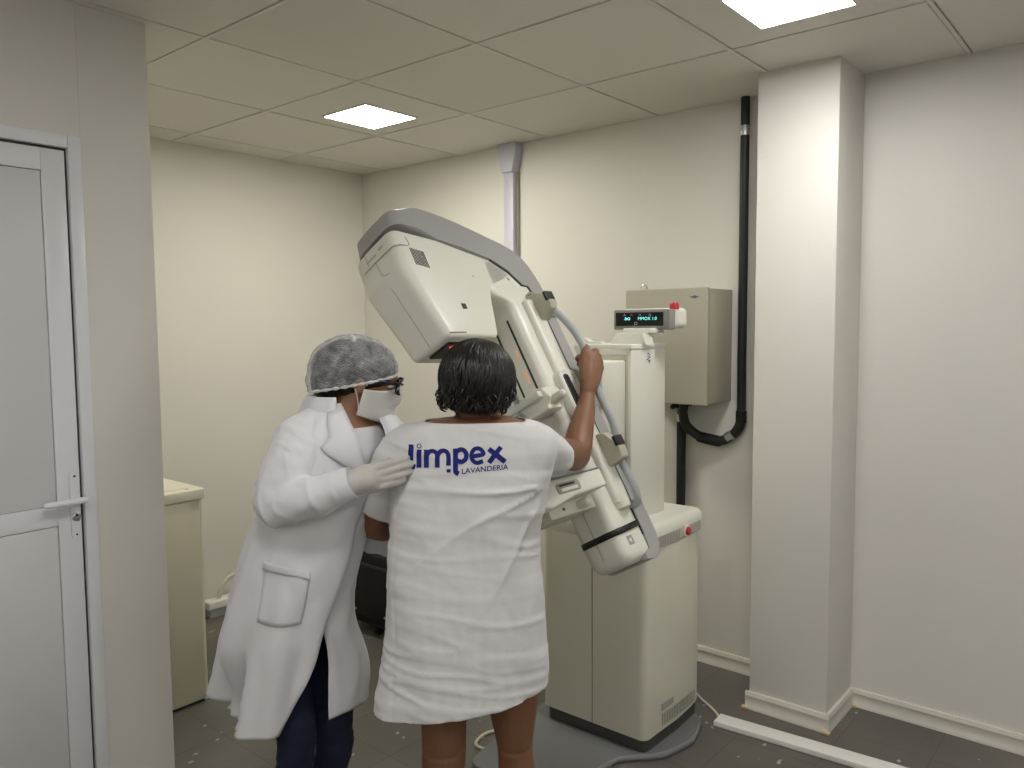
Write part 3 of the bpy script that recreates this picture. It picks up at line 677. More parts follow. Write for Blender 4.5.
# small box with a cord against the far left wall
t = thing('junction_box', 'small white junction box with a looped cord low on the far left wall', 'junction box', (LX, 2.2, .0))
bm = bmesh.new(); box(bm, LX+.013, LX+.09, 2.08, 2.42, .045, .088, .008, 3); obj('cover', bm, STRIPW, t)
bm = bmesh.new(); box(bm, LX+.013, LX+.08, 2.09, 2.42, .0, .045, .003, 2); obj('body', bm, MGREY, t)
bm = bmesh.new(); tube(bm, [(LX+.05, 2.16, .07), (LX+.055, 2.165, .13), (LX+.055, 2.21, .185), (LX+.055, 2.28, .20), (LX+.05, 2.36, .17), (LX+.05, 2.40, .08)], .011, 10); obj('cord', bm, CORDW, t)
# black padded case on the floor, seen between the two people
t = thing('travel_case', 'black fabric case standing on the floor between the two people', 'case', (-3.01, 2.6, 0))
bm = bmesh.new(); box(bm, -3.27, -2.76, 2.49, 2.72, .035, .43, .035, 5); obj('shell', bm, BLACKF, t)
for x in (-3.16, -3.05, -2.93):
    bm = bmesh.new(); tube(bm, [(x-.04, 2.54, .425), (x-.035, 2.54, .452), (x, 2.54, .462), (x+.035, 2.54, .452), (x+.04, 2.54, .425)], .016, 12, 4); obj('grip', bm, BLACK, t)
bm = bmesh.new(); box(bm, -3.22, -2.81, 2.472, 2.50, .09, .36, .012, 3); obj('front_pocket', bm, BLACKF, t)
for x in (-3.21, -3.00, -2.82):
    bm = bmesh.new(); lathe(bm, (x-.012, 2.52, .03), (1, 0, 0), [(.01, 0), (.03, .002), (.03, .022), (.01, .024)], 18); obj('wheel', bm, BLACK, t)
bm = bmesh.new()
bm.free()
for x in (-3.12, -2.90):
    bm = bmesh.new(); lathe(bm, (x, 2.472, .12), (0, -1, 0), [(.006, 0), (.006, .003), (0, .003)], 12); obj('rivet', bm, CHROME, t)
# loose strip and cords on the floor
a0, a1, b0, b1 = Vector((-1.289, 2.838)), Vector((-1.296, 2.708)), Vector((-.60, 2.752)), Vector((-.585, 2.88))
dirv = Vector((.52, .04)).normalized(); perp = Vector((-dirv.y, dirv.x))
p0 = Vector((-1.297, 2.728)); 
bm = bmesh.new(); prism(bm, [p0, p0+dirv*.95, p0+dirv*.95+perp*.072, p0+perp*.072], 'z', .001, .022, .0025)
tag(obj('trunking_strip', bm, STRIPW), 'long loose white plastic strip lying on the floor by the column', 'plastic strip')
bm = bmesh.new(); tube(bm, [(-1.50, 2.95, .006), (-1.42, 2.885, .006), (-1.36, 2.845, .006), (-1.31, 2.80, .006), (-1.295, 2.77, .006)], .0055, 8)
tag(obj('floor_cord', bm, CORDW), 'thin cream cord between the machine and the loose white strip', 'cord')
bm = bmesh.new(); tube(bm, [(-1.95, 2.85, .006), (-1.90, 2.55, .006), (-1.868, 2.415, .006), (-1.88, 2.32, .006), (-1.90, 2.20, .006), (-1.93, 2.13, .006), (-1.915, 2.055, .006), (-1.87, 2.04, .006), (-1.81, 2.07, .006), (-1.72, 2.04, .022), (-1.62, 2.0, .022)], .006, 8)
tag(obj('floor_cord', bm, CORDW), 'looped cream cord on the floor behind the gowned person', 'cord')
#--MACHINE-END

# ------------------------------------------------------------------ people helpers
def V3(*a): return Vector(a)
def chain(bm, pts, rs, sides=16, sm=5, flat=None): return tube(bm, pts, rs, sides, sm, 'round', flat)
def head_parts(bm, c, f, u, s=1.0, face=True):
    """head: f = where the face looks, u = crown direction"""
    f = f.normalized(); r = f.cross(u).normalized(); u = r.cross(f)
    def P(x, y, z): return c+(r*x+f*y+u*z)*s
    def E(x, y, z, a, b, d, sub=3): ellipsoid(bm, P(x, y, z), r*a*s, f*b*s, u*d*s, sub)
    E(0, -.015, .035, .076, .096, .086, 4); E(0, .03, -.02, .062, .062, .092, 4); E(0, .042, -.082, .043, .042, .032)
    E(0, .075, .038, .048, .022, .018); E(-.032, .068, -.022, .026, .024, .024); E(.032, .068, -.022, .026, .024, .024)
    chain(bm, [P(0, .088, .022), P(0, .099, .0), P(0, .110, -.022)], [.008*s, .009*s, .012*s], 12)
    for q in (-1, 1): E(q*.012, .097, -.026, .009, .010, .008, 2)
    E(0, .087, -.053, .024, .012, .0065); E(0, .086, -.064, .021, .012, .007); E(0, .076, -.098, .018, .016, .014)
    for q in (-1, 1):
        E(q*.077, -.008, -.002, .009, .019, .031); E(q*.081, -.012, .012, .008, .014, .014, 2)
    return P, r, f, u
def hand_parts(bm, wrist, fd, pn, td, s=1.0, curl=(30, 40, 30), spread=1.0, thumb=(35, 20, 15), fat=1.0):
    """wrist point, finger direction, palm normal, thumb-side direction"""
    fd = fd.normalized(); td = (td-fd*td.dot(fd)).normalized(); pn = (pn-fd*pn.dot(fd)-td*pn.dot(td)).normalized()
    base = [(.028, .084), (.0095, .089), (-.009, .085), (-.026, .077)]
    lens = [(.043, .026, .021), (.047, .029, .022), (.044, .027, .021), (.034, .021, .018)]
    for i, ((o, l), sg) in enumerate(zip(base, lens)):
        m_ = wrist+(td*o+fd*l)*s
        chain(bm, [wrist+td*o*.55*s, wrist+(td*o*.85+fd*l*.55)*s, m_], [.0155*s*fat, .0155*s*fat, .0118*s*fat], 12, 4)
        ang = 0; d = (fd+td*o*1.6*spread).normalized(); p = m_; pts = [m_-fd*.006*s, m_]; rr = [.0105*s*fat, .0108*s*fat]
        cu = curl[i] if hasattr(curl[0], '__len__') else curl
        for k in range(3):
            ang += math.radians(cu[k]); dd = d*math.cos(ang)+pn*math.sin(ang); p = p+dd*sg[k]*s; pts.append(p); rr.append((.0098, .0088, .0074)[k]*s*fat)
        chain(bm, pts, rr, 12, 3)
    # heel and ball of the thumb, then the thumb leaving the side of the palm
    chain(bm, [wrist-fd*.01*s, wrist+fd*.05*s], [.021*s, .019*s], 12, 2)
    b0 = wrist+(td*.018+fd*.022+pn*.008)*s
    a = math.radians(thumb[0]); d = fd*math.cos(a)+td*math.sin(a); p1 = b0+d*.040*s
    a2 = math.radians(thumb[1]); d2 = d*math.cos(a2)+pn*math.sin(a2); p2 = p1+d2*.033*s
    a3 = math.radians(thumb[2]); d3 = d2*math.cos(a3)+(pn-td*.3)*math.sin(a3); p3 = p2+d3*.026*s
    chain(bm, [b0, p1, p2, p3], [.016*s*fat, .0128*s*fat, .0112*s*fat, .0085*s*fat], 12, 4)
def smoothstep(a, b, x):
    t = max(0, min(1, (x-a)/(b-a))); return t*t*(3-2*t)
def displace(me, fn):
    me.update(); nr = [v.normal.copy() for v in me.vertices]
    for v, n in zip(me.vertices, nr): v.co = v.co+n*fn(v.co, n)
    me.update()
def cut_caps(me, planes):
    """open a cloth volume with clean cuts: (point, normal, offset, reach)"""
    bm = bmesh.new(); bm.from_mesh(me)
    for p, n, d, rad in planes:
        co = p-n*d
        fs = [f for f in bm.faces if (f.calc_center_median()-p).length < rad and any((v.co-co).dot(n) > -.012 for v in f.verts)]
        vs = {v for f in fs for v in f.verts}; es = {e for f in fs for e in f.edges}
        bmesh.ops.bisect_plane(bm, geom=list(fs)+list(es)+list(vs), dist=1e-5, plane_co=co, plane_no=n, clear_outer=True)
    bm.to_mesh(me); bm.free()
    for p in me.polygons: p.use_smooth = True
def tree_of(me):
    me.calc_loop_triangles()
    return BVHTree.FromPolygons([v.co.copy() for v in me.vertices], [tuple(p.vertices) for p in me.polygons])
def onto(tree, x, y, lift):
    d = (W(x, y, 1)-CAM).normalized(); h = tree.ray_cast(CAM, d)
    if h[0] is None: return None
    n = h[1] if h[1].dot(d) < 0 else -h[1]
    return h[0]+n*lift

# ------------------------------------------------------------------ person in the printed white gown
pt = thing('person', 'person seen from behind in a printed white gown, gripping the machine handrail', 'person', (-1.34, 1.55, 0))
rings_px = [(434, 419, 513, 416, 2.06, .072), (418, 422, 529, 420, 2.06, .085), (402, 427, 545, 426, 2.07, .10), (392, 437, 555, 437, 2.08, .118),
            (389, 456, 556, 455, 2.08, .13), (392, 480, 551, 476, 2.08, .14), (391, 505, 545, 500, 2.08, .148), (390, 535, 540, 530, 2.08, .152),
            (389, 570, 541, 562, 2.08, .158), (387, 605, 544, 597, 2.08, .165), (384, 645, 546, 635, 2.08, .168), (379, 678, 548, 662, 2.08, .17),
            (375, 704, 548, 678, 2.08, .172)]
def rings_of(rp, k=1.0, n=2.35, cnt=48, upto=99):
    out = []
    for xl, yl, xr, yr, D, dep in rp[:upto]:
        L, R = W(xl, yl, D), W(xr, yr, D); c = (L+R)/2
        out.append(sell(c, (R-L)/2*k, AH*dep*k, n, cnt))
    return out
def smooth_rings(rp, m_=4): return crom(rp, m_)
# body: one surface from scalp to feet
bm = bmesh.new()
ring_loft(bm, rings_of(smooth_rings(rings_px[:11]), .86))
hc = W(480, 384, 2.075); hf = (AH*.86+RH*.5-ZZ*.12).normalized(); hu = (ZZ+AH*.12).normalized()
Ph, hr_, hf_, hu_ = head_parts(bm, hc, hf, hu, .84)
chain(bm, [W(474, 436, 2.08), W(476, 418, 2.07), hc-ZZ*.04], [.070, .056, .055], 20)
# right arm up to the rail
el = W(576, 453, 2.40); wr = W(587.5, 394, 2.585)
chain(bm, [W(532, 447, 2.09), W(553, 452, 2.22), W(571, 455, 2.36), el, W(580, 434, 2.46), W(585, 412, 2.54), wr, W(588.5, 384, 2.60)],
      [.052, .050, .047, .046, .042, .033, .025, .026], 20)
# fist round the rail
hb = W(588, 364, 2.645); bd = (arm(.17, 2.17, .19)-arm(.155, 2.17, .0)).normalized()
def fist(bm, wrist, bar, bdir, out, away, s=1.0):
    """hand closed round a bar: bdir = up along the bar, out = knuckle side, away = far side"""
    for i, o in enumerate((.030, .010, -.010, -.029)):
        c = bar+bdir*o; k = (1.0, 1.04, 1.0, .88)[i]*s
        mcp = c+out*.030*k-away*.018*k
        pts = [wrist+bdir*o*.5, (wrist+mcp)/2+bdir*o*.3-away*.004, mcp, c+out*.036*k+away*.012, c+out*.012*k+away*.032*k, c-out*.020*k+away*.020*k, c-out*.026*k-away*.004]
        chain(bm, pts, [.017*s, .016*s, .0125*s, .0108*s, .0100*s, .0090*s, .0075*s], 12, 4)
    chain(bm, [wrist, wrist*.4+(bar-away*.024)*.6, bar-away*.026+bdir*.012], [.024*s, .026*s, .020*s], 14, 3)
    chain(bm, [wrist*.55+bar*.45-out*.012-away*.018, bar-out*.010-away*.032+bdir*.020, bar+out*.003-away*.032+bdir*.042, bar+out*.012-away*.028+bdir*.058],
          [.018*s, .016*s, .0145*s, .0115*s], 12, 4)
    chain(bm, [bar-away*.028-bdir*.01, bar-away*.028+bdir*.034+out*.008], [.021*s, .017*s], 12, 3)
fist(bm, wr+ZZ*.012, hb, bd, (RH-bd*RH.dot(bd)).normalized(), AH, 1.08)
# left arm: hangs from the shoulder, bends and reaches forward to the machine
lw = W(446, 528, 2.36)
chain(bm, [W(404, 455, 2.09), W(390, 480, 2.10), W(378, 508, 2.13), W(376, 521, 2.17), W(398, 526, 2.25), W(424, 527, 2.31), lw], [.056, .055, .052, .050, .044, .036, .027], 20)
hand_parts(bm, lw, AH+RH*.35, -ZZ, RH, .95, (25, 35, 25))
# legs and bare feet
for xs_, D, rs in (((430, 436, 443, 444, 443, 442, 442), 2.07, (.088, .078, .062, .058, .056, .050, .034)), ((508, 511, 513, 515, 517, 518, 518), 2.11, (.088, .080, .066, .048, .050, .046, .034))):
    ys_ = (610, 660, 705, 745, 778, 815, 868)
    pts = [W(x, y, D) for x, y in zip(xs_, ys_)]
    chain(bm, pts, rs, 20)
    a = pts[-1]; a0 = Vector((a.x, a.y, 0)); fdv = (AH*.95+RH*.3*(1 if xs_[0] > 470 else -.4)).normalized(); sd = fdv.cross(ZZ)
    chain(bm, [a, a0-fdv*.02+ZZ*.055, a0-fdv*.035+ZZ*.032], [.034, .036, .030], 16, 3)
    chain(bm, [a0-fdv*.03+ZZ*.03, a0+fdv*.05+ZZ*.036, a0+fdv*.13+ZZ*.024], [.030, .034, .024], 16, 4)
    for k, o in enumerate((-.028, -.013, 0, .013, .026)):
        q = o*(1 if xs_[0] > 470 else -1)
        chain(bm, [a0+fdv*.11+sd*q+ZZ*.018, a0+fdv*(.17-.006*k)+sd*q*1.05+ZZ*.013], [.014, .0115 if k == 0 else .0085], 10, 2)
me = remesh(bm, .0042, 4)
kL, kR = W(444, 750, 2.06), W(515, 745, 2.11)
def body_d(c, n):
    d = 0
    for k_, w_ in ((kL, .05), (kR, .05)):                 # the crease at the back of the knee
        if n.dot(AH) < 0 and (c-k_).length < .09: d -= .0035*math.exp(-((c.z-k_.z+.05*(c-k_).dot(RH)**2)/.006)**2)
    return d
displace(me, body_d)
body = obj('body', me, SKIN, pt)
# gown
bm = bmesh.new(); ring_loft(bm, rings_of(smooth_rings(rings_px)))
rs0, rs1 = W(535, 448, 2.11), W(559, 459, 2.235)
chain(bm, [W(508, 446, 2.08), W(530, 447, 2.10), W(548, 453, 2.18), W(559, 459, 2.25)], [.076, .072, .060, .050], 28, 5)
ls1 = W(376, 513, 2.125)
tube(bm, [W(425, 446, 2.08), W(406, 450, 2.09), W(391, 476, 2.10), W(381, 503, 2.12), ls1], [.066, .066, .064, .058, .055], 28, 5, 'flat')
me = remesh(bm, .0062, 5)
armpit = W(549, 484, 2.0); lpit = W(393, 520, 2.02)
def gown_d(c, n):
    back = smoothstep(-.2, .4, -n.dot(AH))
    q = c-armpit; a = -q.dot(RH); b = q.z; rho = math.hypot(a, b); ph = math.atan2(b, a)
    d = 0
    # creases running out from under the raised arm
    wv = noise.noise(Vector((ph*2.0, rho*3, 1.3)))*1.1
    crease = 1-abs(math.sin(ph*7.0+wv+.6)); crease = crease**3
    d += .017*crease*math.exp(-rho/.20)*smoothstep(.015, .06, rho)*smoothstep(.5, -.1, ph)*smoothstep(-1.7, -1.1, ph)*back
    # long soft diagonals over the back
    e = c.dot(RH)*.8+c.z*.62
    d += .009*noise.noise(Vector((e*9, (c.z-c.dot(RH))*2.2, 3.1)))*back*smoothstep(1.26, 1.15, c.z)
    # sideways gathers across shoulders and waist
    zz = c.z+.10*c.dot(RH)
    rd = 1-abs(noise.noise(Vector((c.dot(RH)*4.5, zz*30, 7.7))))*2
    d += .009*max(rd-.35, 0)*back*(.6+.8*noise.noise(Vector((c.dot(RH)*5, c.z*5, .2))))
    # vertical hang lower down
    d += .008*noise.noise(Vector((c.dot(RH)*13, c.z*1.6, c.dot(AH)*5)))*smoothstep(.95, .65, c.z)
    d += .0012*noise.noise(Vector((c.dot(RH)*40, c.z*28, 9)))
    # side seam down the left
    s_ = W(391.5, 560, 2.0).dot(RH)+.02*(c.z-.95)
    d -= .0028*math.exp(-((c.dot(RH)-s_-.012)/.004)**2)*back*smoothstep(1.12, 1.05, c.z)
    return d
displace(me, gown_d)
hemc = (W(375, 704, 2.08)+W(548, 678, 2.08))/2; hl = (W(548, 678, 2.08)-W(375, 704, 2.08)).normalized(); hn = hl.cross(AH).normalized(); hn = hn if hn.z < 0 else -hn
ldir = (ls1-W(390, 484, 2.10)).normalized()
cut_caps(me, [(hemc, hn, .006, .5), (W(474, 417, 2.06), ZZ, .007, .13), (rs1, (rs1-rs0).normalized(), .004, .13), (ls1, ldir, .010, .10)])
gw = obj('gown', me, GOWN, pt)
md = gw.modifiers.new('t', 'SOLIDIFY'); md.thickness = .0022; md.offset = -1
gt = tree_of(me)
# printing on the back of the gown
def G(x, y): return (370+x*.20833, 430+y*.20833)
def print_strip(bm, pts, wd, closed=False, lift=.0026):
    P = [Vector(p) for p in pts]; seg = []
    for a, b in zip(P, P[1:]):
        nn = max(1, int((b-a).length/5)); seg += [a.lerp(b, k/nn) for k in range(nn)]
    seg.append(P[-1]); rows = []
    for i, p in enumerate(seg):
        a = seg[max(i-1, 0)]; b = seg[min(i+1, len(seg)-1)]
        if closed and i in (0, len(seg)-1): a, b = seg[-2], seg[1]
        t = (b-a).normalized(); nrm = Vector((-t.y, t.x)); row = []
        for k in (-1, -.5, 0, .5, 1):
            x, y = G(*(p+nrm*wd/2*k)); h = onto(gt, x, y, lift)
            if h is None: return
            row.append(bm.verts.new(h))
        rows.append(row)
    for a, b in zip(rows, rows[1:]):
        for k in range(4): bm.faces.new((a[k], a[k+1], b[k+1], b[k]))
def curve2(pts, n=6): return [p[:2] for p in crom([tuple(p) for p in pts], n)]
def letter(strokes):
    bm = bmesh.new()
    for pts, wd, cv in strokes: print_strip(bm, curve2(pts) if cv else pts, wd)
    for v in bm.verts: pass
    return bm
LET = {
 'l': [([(199, 70), (198, 150), (203, 172), (219, 178)], 24, True)],
 'i': [([(237, 97), (237, 181)], 23, False), ([(238+10*math.cos(a*math.pi/8), 78+10*math.sin(a*math.pi/8)) for a in range(17)], 4, False)],
 'm': [([(272, 96), (272, 181)], 24, False), ([(273, 122), (284, 107), (303, 103), (319, 112), (324, 130), (324, 180)], 22, True), ([(326, 122), (340, 104), (358, 101), (371, 110), (377, 128), (377, 172)], 22, True), ([(378, 188), (378, 205)], 19, False), ([(369, 196), (388, 196)], 13, False)],
 'p': [([(411, 90), (411, 190), (416, 204), (426, 211)], 24, True), ([(411, 112), (426, 97), (446, 96), (459, 108), (463, 126), (457, 143), (441, 153), (424, 150), (411, 140)], 22, True)],
 'e': [([(488, 128), (541, 119), (539, 102), (524, 90), (503, 92), (491, 107), (487, 127), (494, 147), (513, 158), (542, 150)], 20, True)],
 'x': [([(570, 92), (648, 153)], 25, False), ([(628, 82), (570, 158)], 23, False)],
}
for ch in 'limpex':
    bm = letter(LET[ch]); me_l = to_mesh(bm, 'keep')
    obj('printed_letter', me_l, BLUEINK, gw)
tm = text_mesh('LAVANDERIA', 1.0, 0, .012); bm = bmesh.new(); bm.from_mesh(tm)
bmesh.ops.subdivide_edges(bm, edges=[e for e in bm.edges if e.calc_length() > .12], cuts=2)
xs_ = [v.co.x for v in bm.verts]; ys_ = [v.co.y for v in bm.verts]; x0, x1, y0, y1 = min(xs_), max(xs_), min(ys_), max(ys_)
for v in bm.verts:
    s_ = (v.co.x-x0)/(x1-x0); t_ = (v.co.y-y0)/(y1-y0)
    x, y = G(441+s_*222, 212-s_*22-t_*26); h = onto(gt, x, y, .0024); v.co = h if h else v.co
obj('printed_word', to_mesh(bm, 'keep'), BLUEINK, gw)
# black wavy hair
hcen = W(477, 377, 2.055)
def hair_r(d):                                            # radius in a direction
    a = d.dot(RH); b = d.dot(AH); z = d.z
    r_ = 1/math.sqrt((a/.0965)**2+(b/.112)**2+(z/.097)**2)
    if z < 0: r_ *= 1+.10*(-z)**2*(1 if b < .3 else 0)
    return r_
bm = bmesh.new(); bmesh.ops.create_icosphere(bm, subdivisions=6, radius=1)
for v in bm.verts:
    d = v.co.normalized(); a = math.atan2(d.dot(RH), -d.dot(AH))
    g = math.sin(a*46+4*noise.noise(d*3)+d.z*5)*.0016+noise.noise(d*7)*.005
    v.co = hcen+d*(hair_r(d)*.965+g)
hair = obj('hair', bm, HAIR, pt, ang=180)
random.seed(11)
bm = bmesh.new()
crown = (ZZ*.93+AH*.15+RH*.1).normalized()
for k in range(420):
    az = random.uniform(-math.pi, math.pi); 
    if abs(az) > 2.6 and random.random() < .6: continue
    out = (-AH*math.cos(az)+RH*math.sin(az)).normalized(); ph0 = random.uniform(.05, .9); ph1 = random.uniform(1.9, 2.55); fq = random.uniform(5, 8); am = random.uniform(.02, .07); p0_ = random.uniform(0, 6.28)
    pts = []; rad = []
    n_ = 11
    for i in range(n_):
        s_ = i/(n_-1); th = ph0+(ph1-ph0)*s_
        wob = am*1.8*math.sin(fq*s_+p0_)*(.3+s_)
        o2 = (-AH*math.cos(az+wob)+RH*math.sin(az+wob)).normalized()
        d = (crown*math.cos(th)+o2*math.sin(th)).normalized()
        pts.append(hcen+d*(hair_r(d)+.0015+.004*s_*random.random()+.006*smoothstep(.8, 1, s_)*math.sin(fq*9*s_))); rad.append(.0030*(1-.75*s_**3))
    tube(bm, pts, rad, 5, 2, 'flat')
# loose wavy ends at the nape and sides
for k in range(150):
    az = random.uniform(-1.9, 1.9); out = (-AH*math.cos(az)+RH*math.sin(az)).normalized(); th = random.uniform(1.75, 2.25); L_ = random.uniform(.025, .06); f_ = random.uniform(0, 6.28)
    side = out.cross(ZZ); fl = random.uniform(.0, .016)*(1.6 if az < -.6 else 1)
    d = (crown*math.cos(th)+out*math.sin(th)).normalized(); p = hcen+d*hair_r(d)*.985; pts = []
    for i in range(6):
        q = i/5; pts.append(p-ZZ*L_*q*(1-.35*q)+out*(fl*math.sin(q*2.6)-.012*q)+side*.007*math.sin(f_+q*4.5))
    tube(bm, pts, [.0032, .0032, .0030, .0026, .0018, .0006], 5, 3)
obj('strands', bm, HAIR, hair, ang=180)
for q in (-1, 1):
    bm = bmesh.new(); ellipsoid(bm, Ph(q*.031, .078, .012), hr_*.0125, hf_*.0105, hu_*.0095, 2); e_ = obj('eye', bm, EYEW, pt)
    bm = bmesh.new(); ellipsoid(bm, Ph(q*.031, .086, .012), hr_*.005, hf_*.003, hu_*.005, 2); obj('iris', bm, IRIS, e_)
#--PATIENT-END

# ------------------------------------------------------------------ person in the white coat and hair cap
pc = thing('person', 'person in a long white coat, mask, glasses and hair cap, touching the other\'s shoulder', 'person', (-1.84, 1.26, 0))
XF, YL = Vector((1, 0, 0)), Vector((0, 1, 0))             # facing +X, own left is +Y
hc2 = W(364, 381.5, 2.19)
f2 = (RH*.97+AH*.16-ZZ*.30).normalized(); u2 = (ZZ*.96+RH*.28).normalized()
bm = bmesh.new()
tor = [(.80, -1.865, 1.255, .10, .155), (.92, -1.835, 1.27, .095, .145), (1.05, -1.79, 1.30, .10, .155), (1.17, -1.755, 1.335, .10, .155), (1.235, -1.748, 1.35, .082, .135), (1.28, -1.75, 1.36, .06, .09), (1.31, -1.752, 1.365, .045, .055)]
ring_loft(bm, [sell(Vector((x, y, z)), XF*a, YL*b, 2.2, 32) for z, x, y, a, b in crom(tor, 4)])
P2, r2_, f2_, u2_ = head_parts(bm, hc2, f2, u2, .90)
chain(bm, [Vector((-1.752, 1.362, 1.27)), P2(0, -.02, -.09), P2(0, -.01, -.03)], [.058, .050, .052], 18)
rsh, rel, rwr = Vector((-1.735, 1.232, 1.225)), W(279, 502, 2.0), W(350, 483.5, 1.945)
lsh, lel, lwr2 = W(386, 440, 2.29), W(376, 531, 2.27), W(440, 532, 2.24)
chain(bm, [rsh, (rsh+rel)/2, rel, (rel+rwr)/2, rwr], [.042, .043, .04, .036, .026], 16)
chain(bm, [lsh, (lsh+lel)/2, lel, (lel+lwr2)/2, lwr2], [.05, .044, .04, .034, .026], 16)
hand_parts(bm, lwr2, RH*.8+AH*.3, -ZZ, -AH, .9, (20, 30, 20))
hand_parts(bm, rwr, RH+ZZ*.22+AH*.04, AH, ZZ, .84, (8, 14, 12), .55, (10, 25, 15), .86)
hipR, kneeR, ankR = Vector((-1.855, 1.175, .80)), W(297, 738, 2.13), Vector((-1.83, 1.165, .09))
hipL, kneeL, ankL = Vector((-1.86, 1.312, .80)), W(335, 735, 2.24), Vector((-1.87, 1.325, .09))
for h_, k_, a_ in ((hipR, kneeR, ankR), (hipL, kneeL, ankL)):
    chain(bm, [h_, (h_+k_)/2, k_, k_*.6+a_*.4, a_], [.070, .058, .043, .041, .036], 16)
    chain(bm, [a_, Vector((a_.x-.02, a_.y, .045)), Vector((a_.x+.10, a_.y, .035)), Vector((a_.x+.17, a_.y, .028))], [.036, .036, .034, .024], 14)
obj('body', remesh(bm, .0042, 4), SKIN2, pc)
# trousers
bm = bmesh.new()
for h_, k_, a_ in ((hipR, kneeR, ankR), (hipL, kneeL, ankL)):
    mid = k_*.55+a_*.45
    tube(bm, [h_+ZZ*.02, (h_+k_)/2, k_, mid, a_-ZZ*.01], [.070, .066, .051, .048, .044], 28, 6, 'flat')
ring_loft(bm, [sell(Vector((x, y, z)), XF*a, YL*b, 2.2, 32) for z, x, y, a, b in ((.76, -1.86, 1.255, .09, .128), (.85, -1.85, 1.257, .10, .128), (.93, -1.83, 1.268, .098, .126))])
me = remesh(bm, .006, 3)
def jean_d(c, n): return .0035*noise.noise(Vector((c.x*14, c.y*14, c.z*26)))+.0022*(1-abs(noise.noise(Vector((c.x*9, c.y*9, c.z*34))))*2)*(1 if c.z < .55 else .4)
displace(me, jean_d); jn = obj('jeans', me, JEANS, pc)
# shoes
for a_ in (ankR, ankL):
    bm = bmesh.new(); x, y = a_.x, a_.y
    prof = [Vector((x-.075, y, .03)), Vector((x-.03, y, .05)), Vector((x+.07, y, .048)), Vector((x+.19, y, .03))]
    tube(bm, prof, [.036, .046, .044, .032], 20, 5, 'round')
    for v in bm.verts: v.co.z = max(v.co.z, .004)
    obj('shoe', bm, mat('shoe_white', (.6, .6, .6), .5), pc)
# shirt
bm = bmesh.new()
ring_loft(bm, [sell(Vector((x, y, z)), XF*(a+.008), YL*(b+.006), 2.2, 40) for z, x, y, a, b in crom([(.86, -1.85, 1.262, .10, .15)]+tor[1:5]+[(1.265, -1.746, 1.357, .070, .105)], 4)])
obj('shirt', bm, SHIRT, pc)
# coat body: open at the front, from the near front edge round the back to the far front edge
cr = [(.482, -1.912, 1.238, .203, .208, -.122, .014), (.56, -1.888, 1.24, .19, .202, -.085, .008), (.66, -1.865, 1.245, .178, .195, -.050, -.004), (.73, -1.85, 1.248, .17, .19, -.036, -.022),
      (.80, -1.835, 1.255, .162, .184, -.016, -.034), (.88, -1.815, 1.268, .155, .178, -.004, -.024), (1.0, -1.785, 1.29, .142, .172, .002, -.014), (1.08, -1.765, 1.31, .136, .175, .0, -.006), (1.14, -1.755, 1.328, .13, .181, -.010, .018),
      (1.20, -1.747, 1.34, .120, .184, -.032, .042), (1.25, -1.746, 1.348, .108, .178, -.046, .054), (1.285, -1.750, 1.354, .092, .150, -.050, .056), (1.312, -1.756, 1.358, .076, .105, -.048, .052), (1.332, -1.762, 1.362, .068, .078, -.046, .048)]
rows = crom(cr, 6); NU = 96
def coat_pt(row, t):
    z, cx, cy_, a, b, yn, yf = row; n = 2.25
    an = -math.asin(min(1, (abs(yn)/b))**(n/2))*(1 if yn < 0 else -1); nf = 2.25+(1.9*smoothstep(.74, .52, z) if z < .95 else 0); af = math.asin(min(1, (abs(yf)/b))**(nf/2))*(1 if yf > 0 else -1)
    g = af+(2*math.pi+an-af)*t; ca, sa = math.cos(g), math.sin(g)
    if -.4 < g < math.pi/2 and z < .95: n = 2.25+1.9*smoothstep(.74, .52, z)
    p = Vector((cx+a*math.copysign(abs(ca)**(2/n), ca), cy_+b*math.copysign(abs(sa)**(2/n), sa), z))
    o_ = Vector((ca/a, sa/b, 0)).normalized()
    lo = smoothstep(1.0, .5, z)
    d = lo*(.016*math.sin(g*7+1.2*math.sin(z*4)+.4)+.010*math.sin(g*13+z*3+2))*(1-.6*math.exp(-((g-6.1)/.35)**2))*smoothstep(1.3, 2.0, g)
    d += .010*noise.noise(Vector((g*2.2, z*5, 4.4)))+.005*noise.noise(Vector((g*5, z*14, 1.4)))
    d += .006*max(0, 1-abs(noise.noise(Vector((g*3+z*6, z*9-g*2, 8.1))))*2.6)*smoothstep(.7, .95, z)
    # back vent: the rear overlap folds outward near the hem
    d -= .085*smoothstep(.72, .5, z)*smoothstep(3.5, 4.2, g)*smoothstep(5.10, 4.92, g)
    d -= .036*smoothstep(.50, .86, z)*smoothstep(1.12, .98, z)*smoothstep(.1, .7, g)*smoothstep(2.6, 1.8, g)
    d += .012*smoothstep(1.75*math.pi, 1.95*math.pi, g)
    sh = smoothstep(1.06, 1.12, z)*smoothstep(1.30, 1.24, z); d += sh*.010
    return p+o_*d
bm = bmesh.new()
vs = [[bm.verts.new(coat_pt(r_, k/(NU-1))) for k in range(NU)] for r_ in rows]
for a, b in zip(vs, vs[1:]):
    for k in range(NU-1): bm.faces.new((a[k], a[k+1], b[k+1], b[k]))
me = to_mesh(bm, True, 80); coat = obj('coat', me, COATM, pc)
md = coat.modifiers.new('t', 'SOLIDIFY'); md.thickness = .003; md.offset = 1
ctree = tree_of(me)
